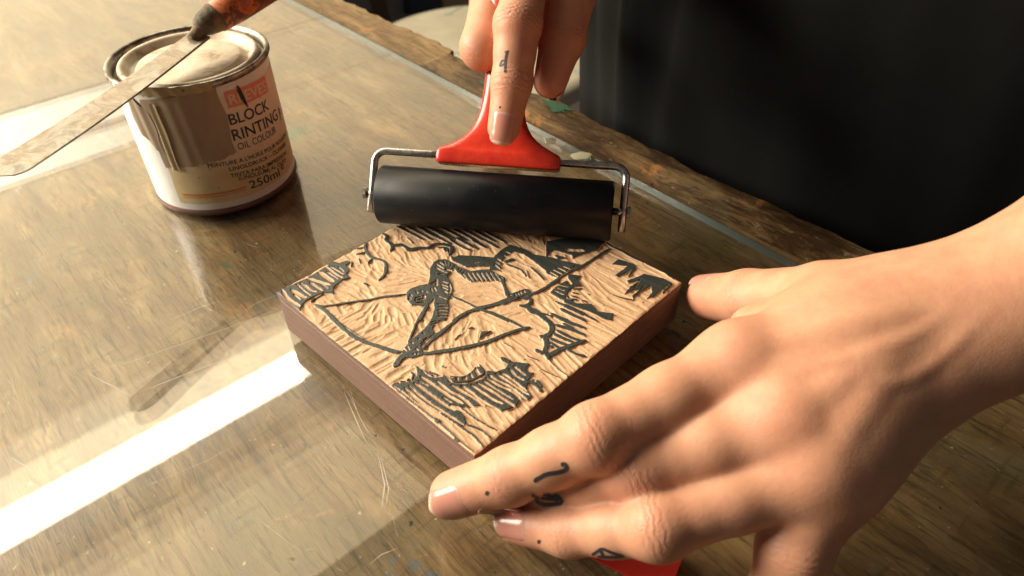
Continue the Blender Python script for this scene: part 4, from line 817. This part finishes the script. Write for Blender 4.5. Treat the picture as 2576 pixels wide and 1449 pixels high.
# ---- the hand that holds the brayer
def Bq(px, py, z): return at(px, py, z)
rix = [Bq(1345, -150, .118), Bq(1302, 62, .1000), Bq(1288, 205, .0815), Bq(1268, 322, .0660)]
rmd = [Bq(1272, -150, .112), Bq(1214, 120, .0880), Bq(1232, 75, .0650), Bq(1275, 70, .055)]
rrg = [Bq(1245, -190, .100), Bq(1222, 10, .0700), Bq(1225, 0, .0550), Bq(1265, 20, .050)]
rlt = [Bq(1225, -240, .092), Bq(1215, -70, .0640), Bq(1200, -60, .0540), Bq(1235, -40, .048)]
rth = [Bq(1435, -190, .112), Bq(1438, -30, .1020), Bq(1415, 95, .0870), Bq(1384, 205, .0740)]
UPR = nrm(CO-rix[1])
rfi = finger_sdf([rix[0], mid(rix[0], rix[1], .5), rix[1], mid(rix[1], rix[2], .5), rix[2], rix[3]], [.0106, .0092, .0094, .0080, .0080, .0068])
rfm = finger_sdf(rmd, [.0105, .0090, .0082, .0074]); rfr = finger_sdf(rrg, [.0100, .0084, .0078, .0070]); rfl = finger_sdf(rlt, [.0095, .0075, .0068, .0060])
rft = finger_sdf(rth, [.0130, .0112, .0098, .0072])
wc = Bq(1420, -420, .150); we = wc+V(.10, .17, .09)
rp = [(wc+V(-.013, .0, 0), we, .0160, .026), (wc+V(.013, 0, 0), we, .0160, .026)]
for J, r_, o_ in ((rix, .0108, .010), (rmd, .0108, .003), (rrg, .0102, -.005), (rlt, .0098, -.013)):
    rp.append((J[0], wc+V(o_, 0, 0), r_, .0150, .012)); rp.append((J[0]+V(0, .008, -.008), wc+V(o_, .006, -.006), .0100, .0140, .014))
rp.append((rth[0], wc+V(.010, 0, 0), .0130, .0160, .014))
allp = np.array(rix+rmd+rrg+rlt+rth+[wc, we]); lo = allp.min(0)-.030; hi = allp.max(0)+.034
def jr(J, i, r_, cs_, fs_): return (J[i], nrm(J[min(i+1, len(J)-1)]-J[i-1]), r_, cs_, fs_, UPR)
joints = [jr(rix, 1, .0100, 1.0, .55), jr(rix, 2, .0086, .55, .4), jr(rix, 3, .008, 0, .8), jr(rmd, 1, .010, .3, .5), jr(rth, 2, .010, .5, .5), jr(rth, 3, .009, 0, .6)]
hand2, hb2, hv2 = build_hand('hand', hand_sdf(rp, [rfi, rfm, rfr, rfl, rft]), lo, hi, .0009, joints, 'right hand with its index finger pressed along the red handle')
nail(hand2, hb2, rix[3], rix[3]-rix[2], nrm(CO-rix[3])+V(-.12, 0, .0), .0135, .0105, .46)
nail(hand2, hb2, rth[3], rth[3]-rth[2], V(.80, .75, .10), .0115, .0100, .45)
tattoo(hand2, hb2, [(5, [(1277, 128), (1272, 150), (1271, 176)]), (4, [(1270, 132), (1280, 128)]), (3.5, [(1256, 166), (1264, 152), (1271, 158), (1257, 168)]), (6, [(1269, 176), (1273, 182)]), (4.5, [(1256, 268), (1259, 271)])], label='small dark symbol tattooed on the index finger')

# ---- clothes
m = material('black_cloth', (.012, .013, .015), .9, spec=.10); k = N(m); cv_ = k.coord(); n_ = k.noise(cv_, 1400, 2, .5); k.base(k.ramp(k.noise(cv_, 12, 4), [(.3, (.0032, .0037, .0038)), (.7, (.0066, .0076, .0084))]))
k.b.inputs['Sheen Weight'].default_value = .04; k.b.inputs['Sheen Roughness'].default_value = .5; k.normal(k.bump(n_, .35, .0004)); M['cloth'] = m
pc = E0+ED*.120+EN*.158      # middle of the body
v_ = []; f_ = []; nt, nz_ = 160, 90
for j in range(nz_+1):
    z = -.72+1.30*j/nz_
    for i in range(nt):
        t = 2*math.pi*i/nt; c_, s_ = math.cos(t), math.sin(t)
        front = max(0, -s_); hz = max(0, 1-abs(z-.05)/.35)
        fold = .22*(.006*math.sin(9*t+6*z+1.2*math.sin(5*z))*(.5+.5*hz)+.004*math.sin(17*t-11*z+2*math.sin(8*z))+.003*math.sin(31*t+14*z))
        fold += .010*math.exp(-((t-4.30-.55*(z-.02))/.055)**2)*max(0, 1-abs(z-.08)/.16)-.008*math.exp(-((t-4.42-.55*(z-.02))/.05)**2)*max(0, 1-abs(z-.08)/.16)
        rx, ry = .205+.02*math.sin(3*z), .130+.012*math.sin(4*z+1)
        v_.append(np.array([*(pc+ED*(rx+fold)*c_+EN*(ry+fold)*s_)[:2], z]))
for j in range(nz_):
    for i in range(nt): f_.append((j*nt+i, j*nt+(i+1) % nt, (j+1)*nt+(i+1) % nt, (j+1)*nt+i))
f_.append(tuple(nz_*nt+i for i in range(nt)))
mesh('apron', v_, f_, M['cloth'], person, True, label='black cloth apron with soft folds')
for a_, b_, c_ in ((fa1-nrm(fa1-wr_r1)*.01, fa1+V(.09, .03, .06), pc+ED*.20+V(0, 0, .52)), (we-nrm(we-wc)*.01, we+V(.05, .06, .05), pc-ED*.20+V(0, 0, .52))):
    v_, f_ = tube(smooth_path([a_, b_, mid(b_, c_, .5), c_], 6), [.036+.001*math.sin(i*2.1)+.0012*i for i in range(19)], 28); mesh('sleeve', v_, f_, M['cloth'], person)
for o in list(bpy.data.objects):
    if '_o' in o: del o['_o']
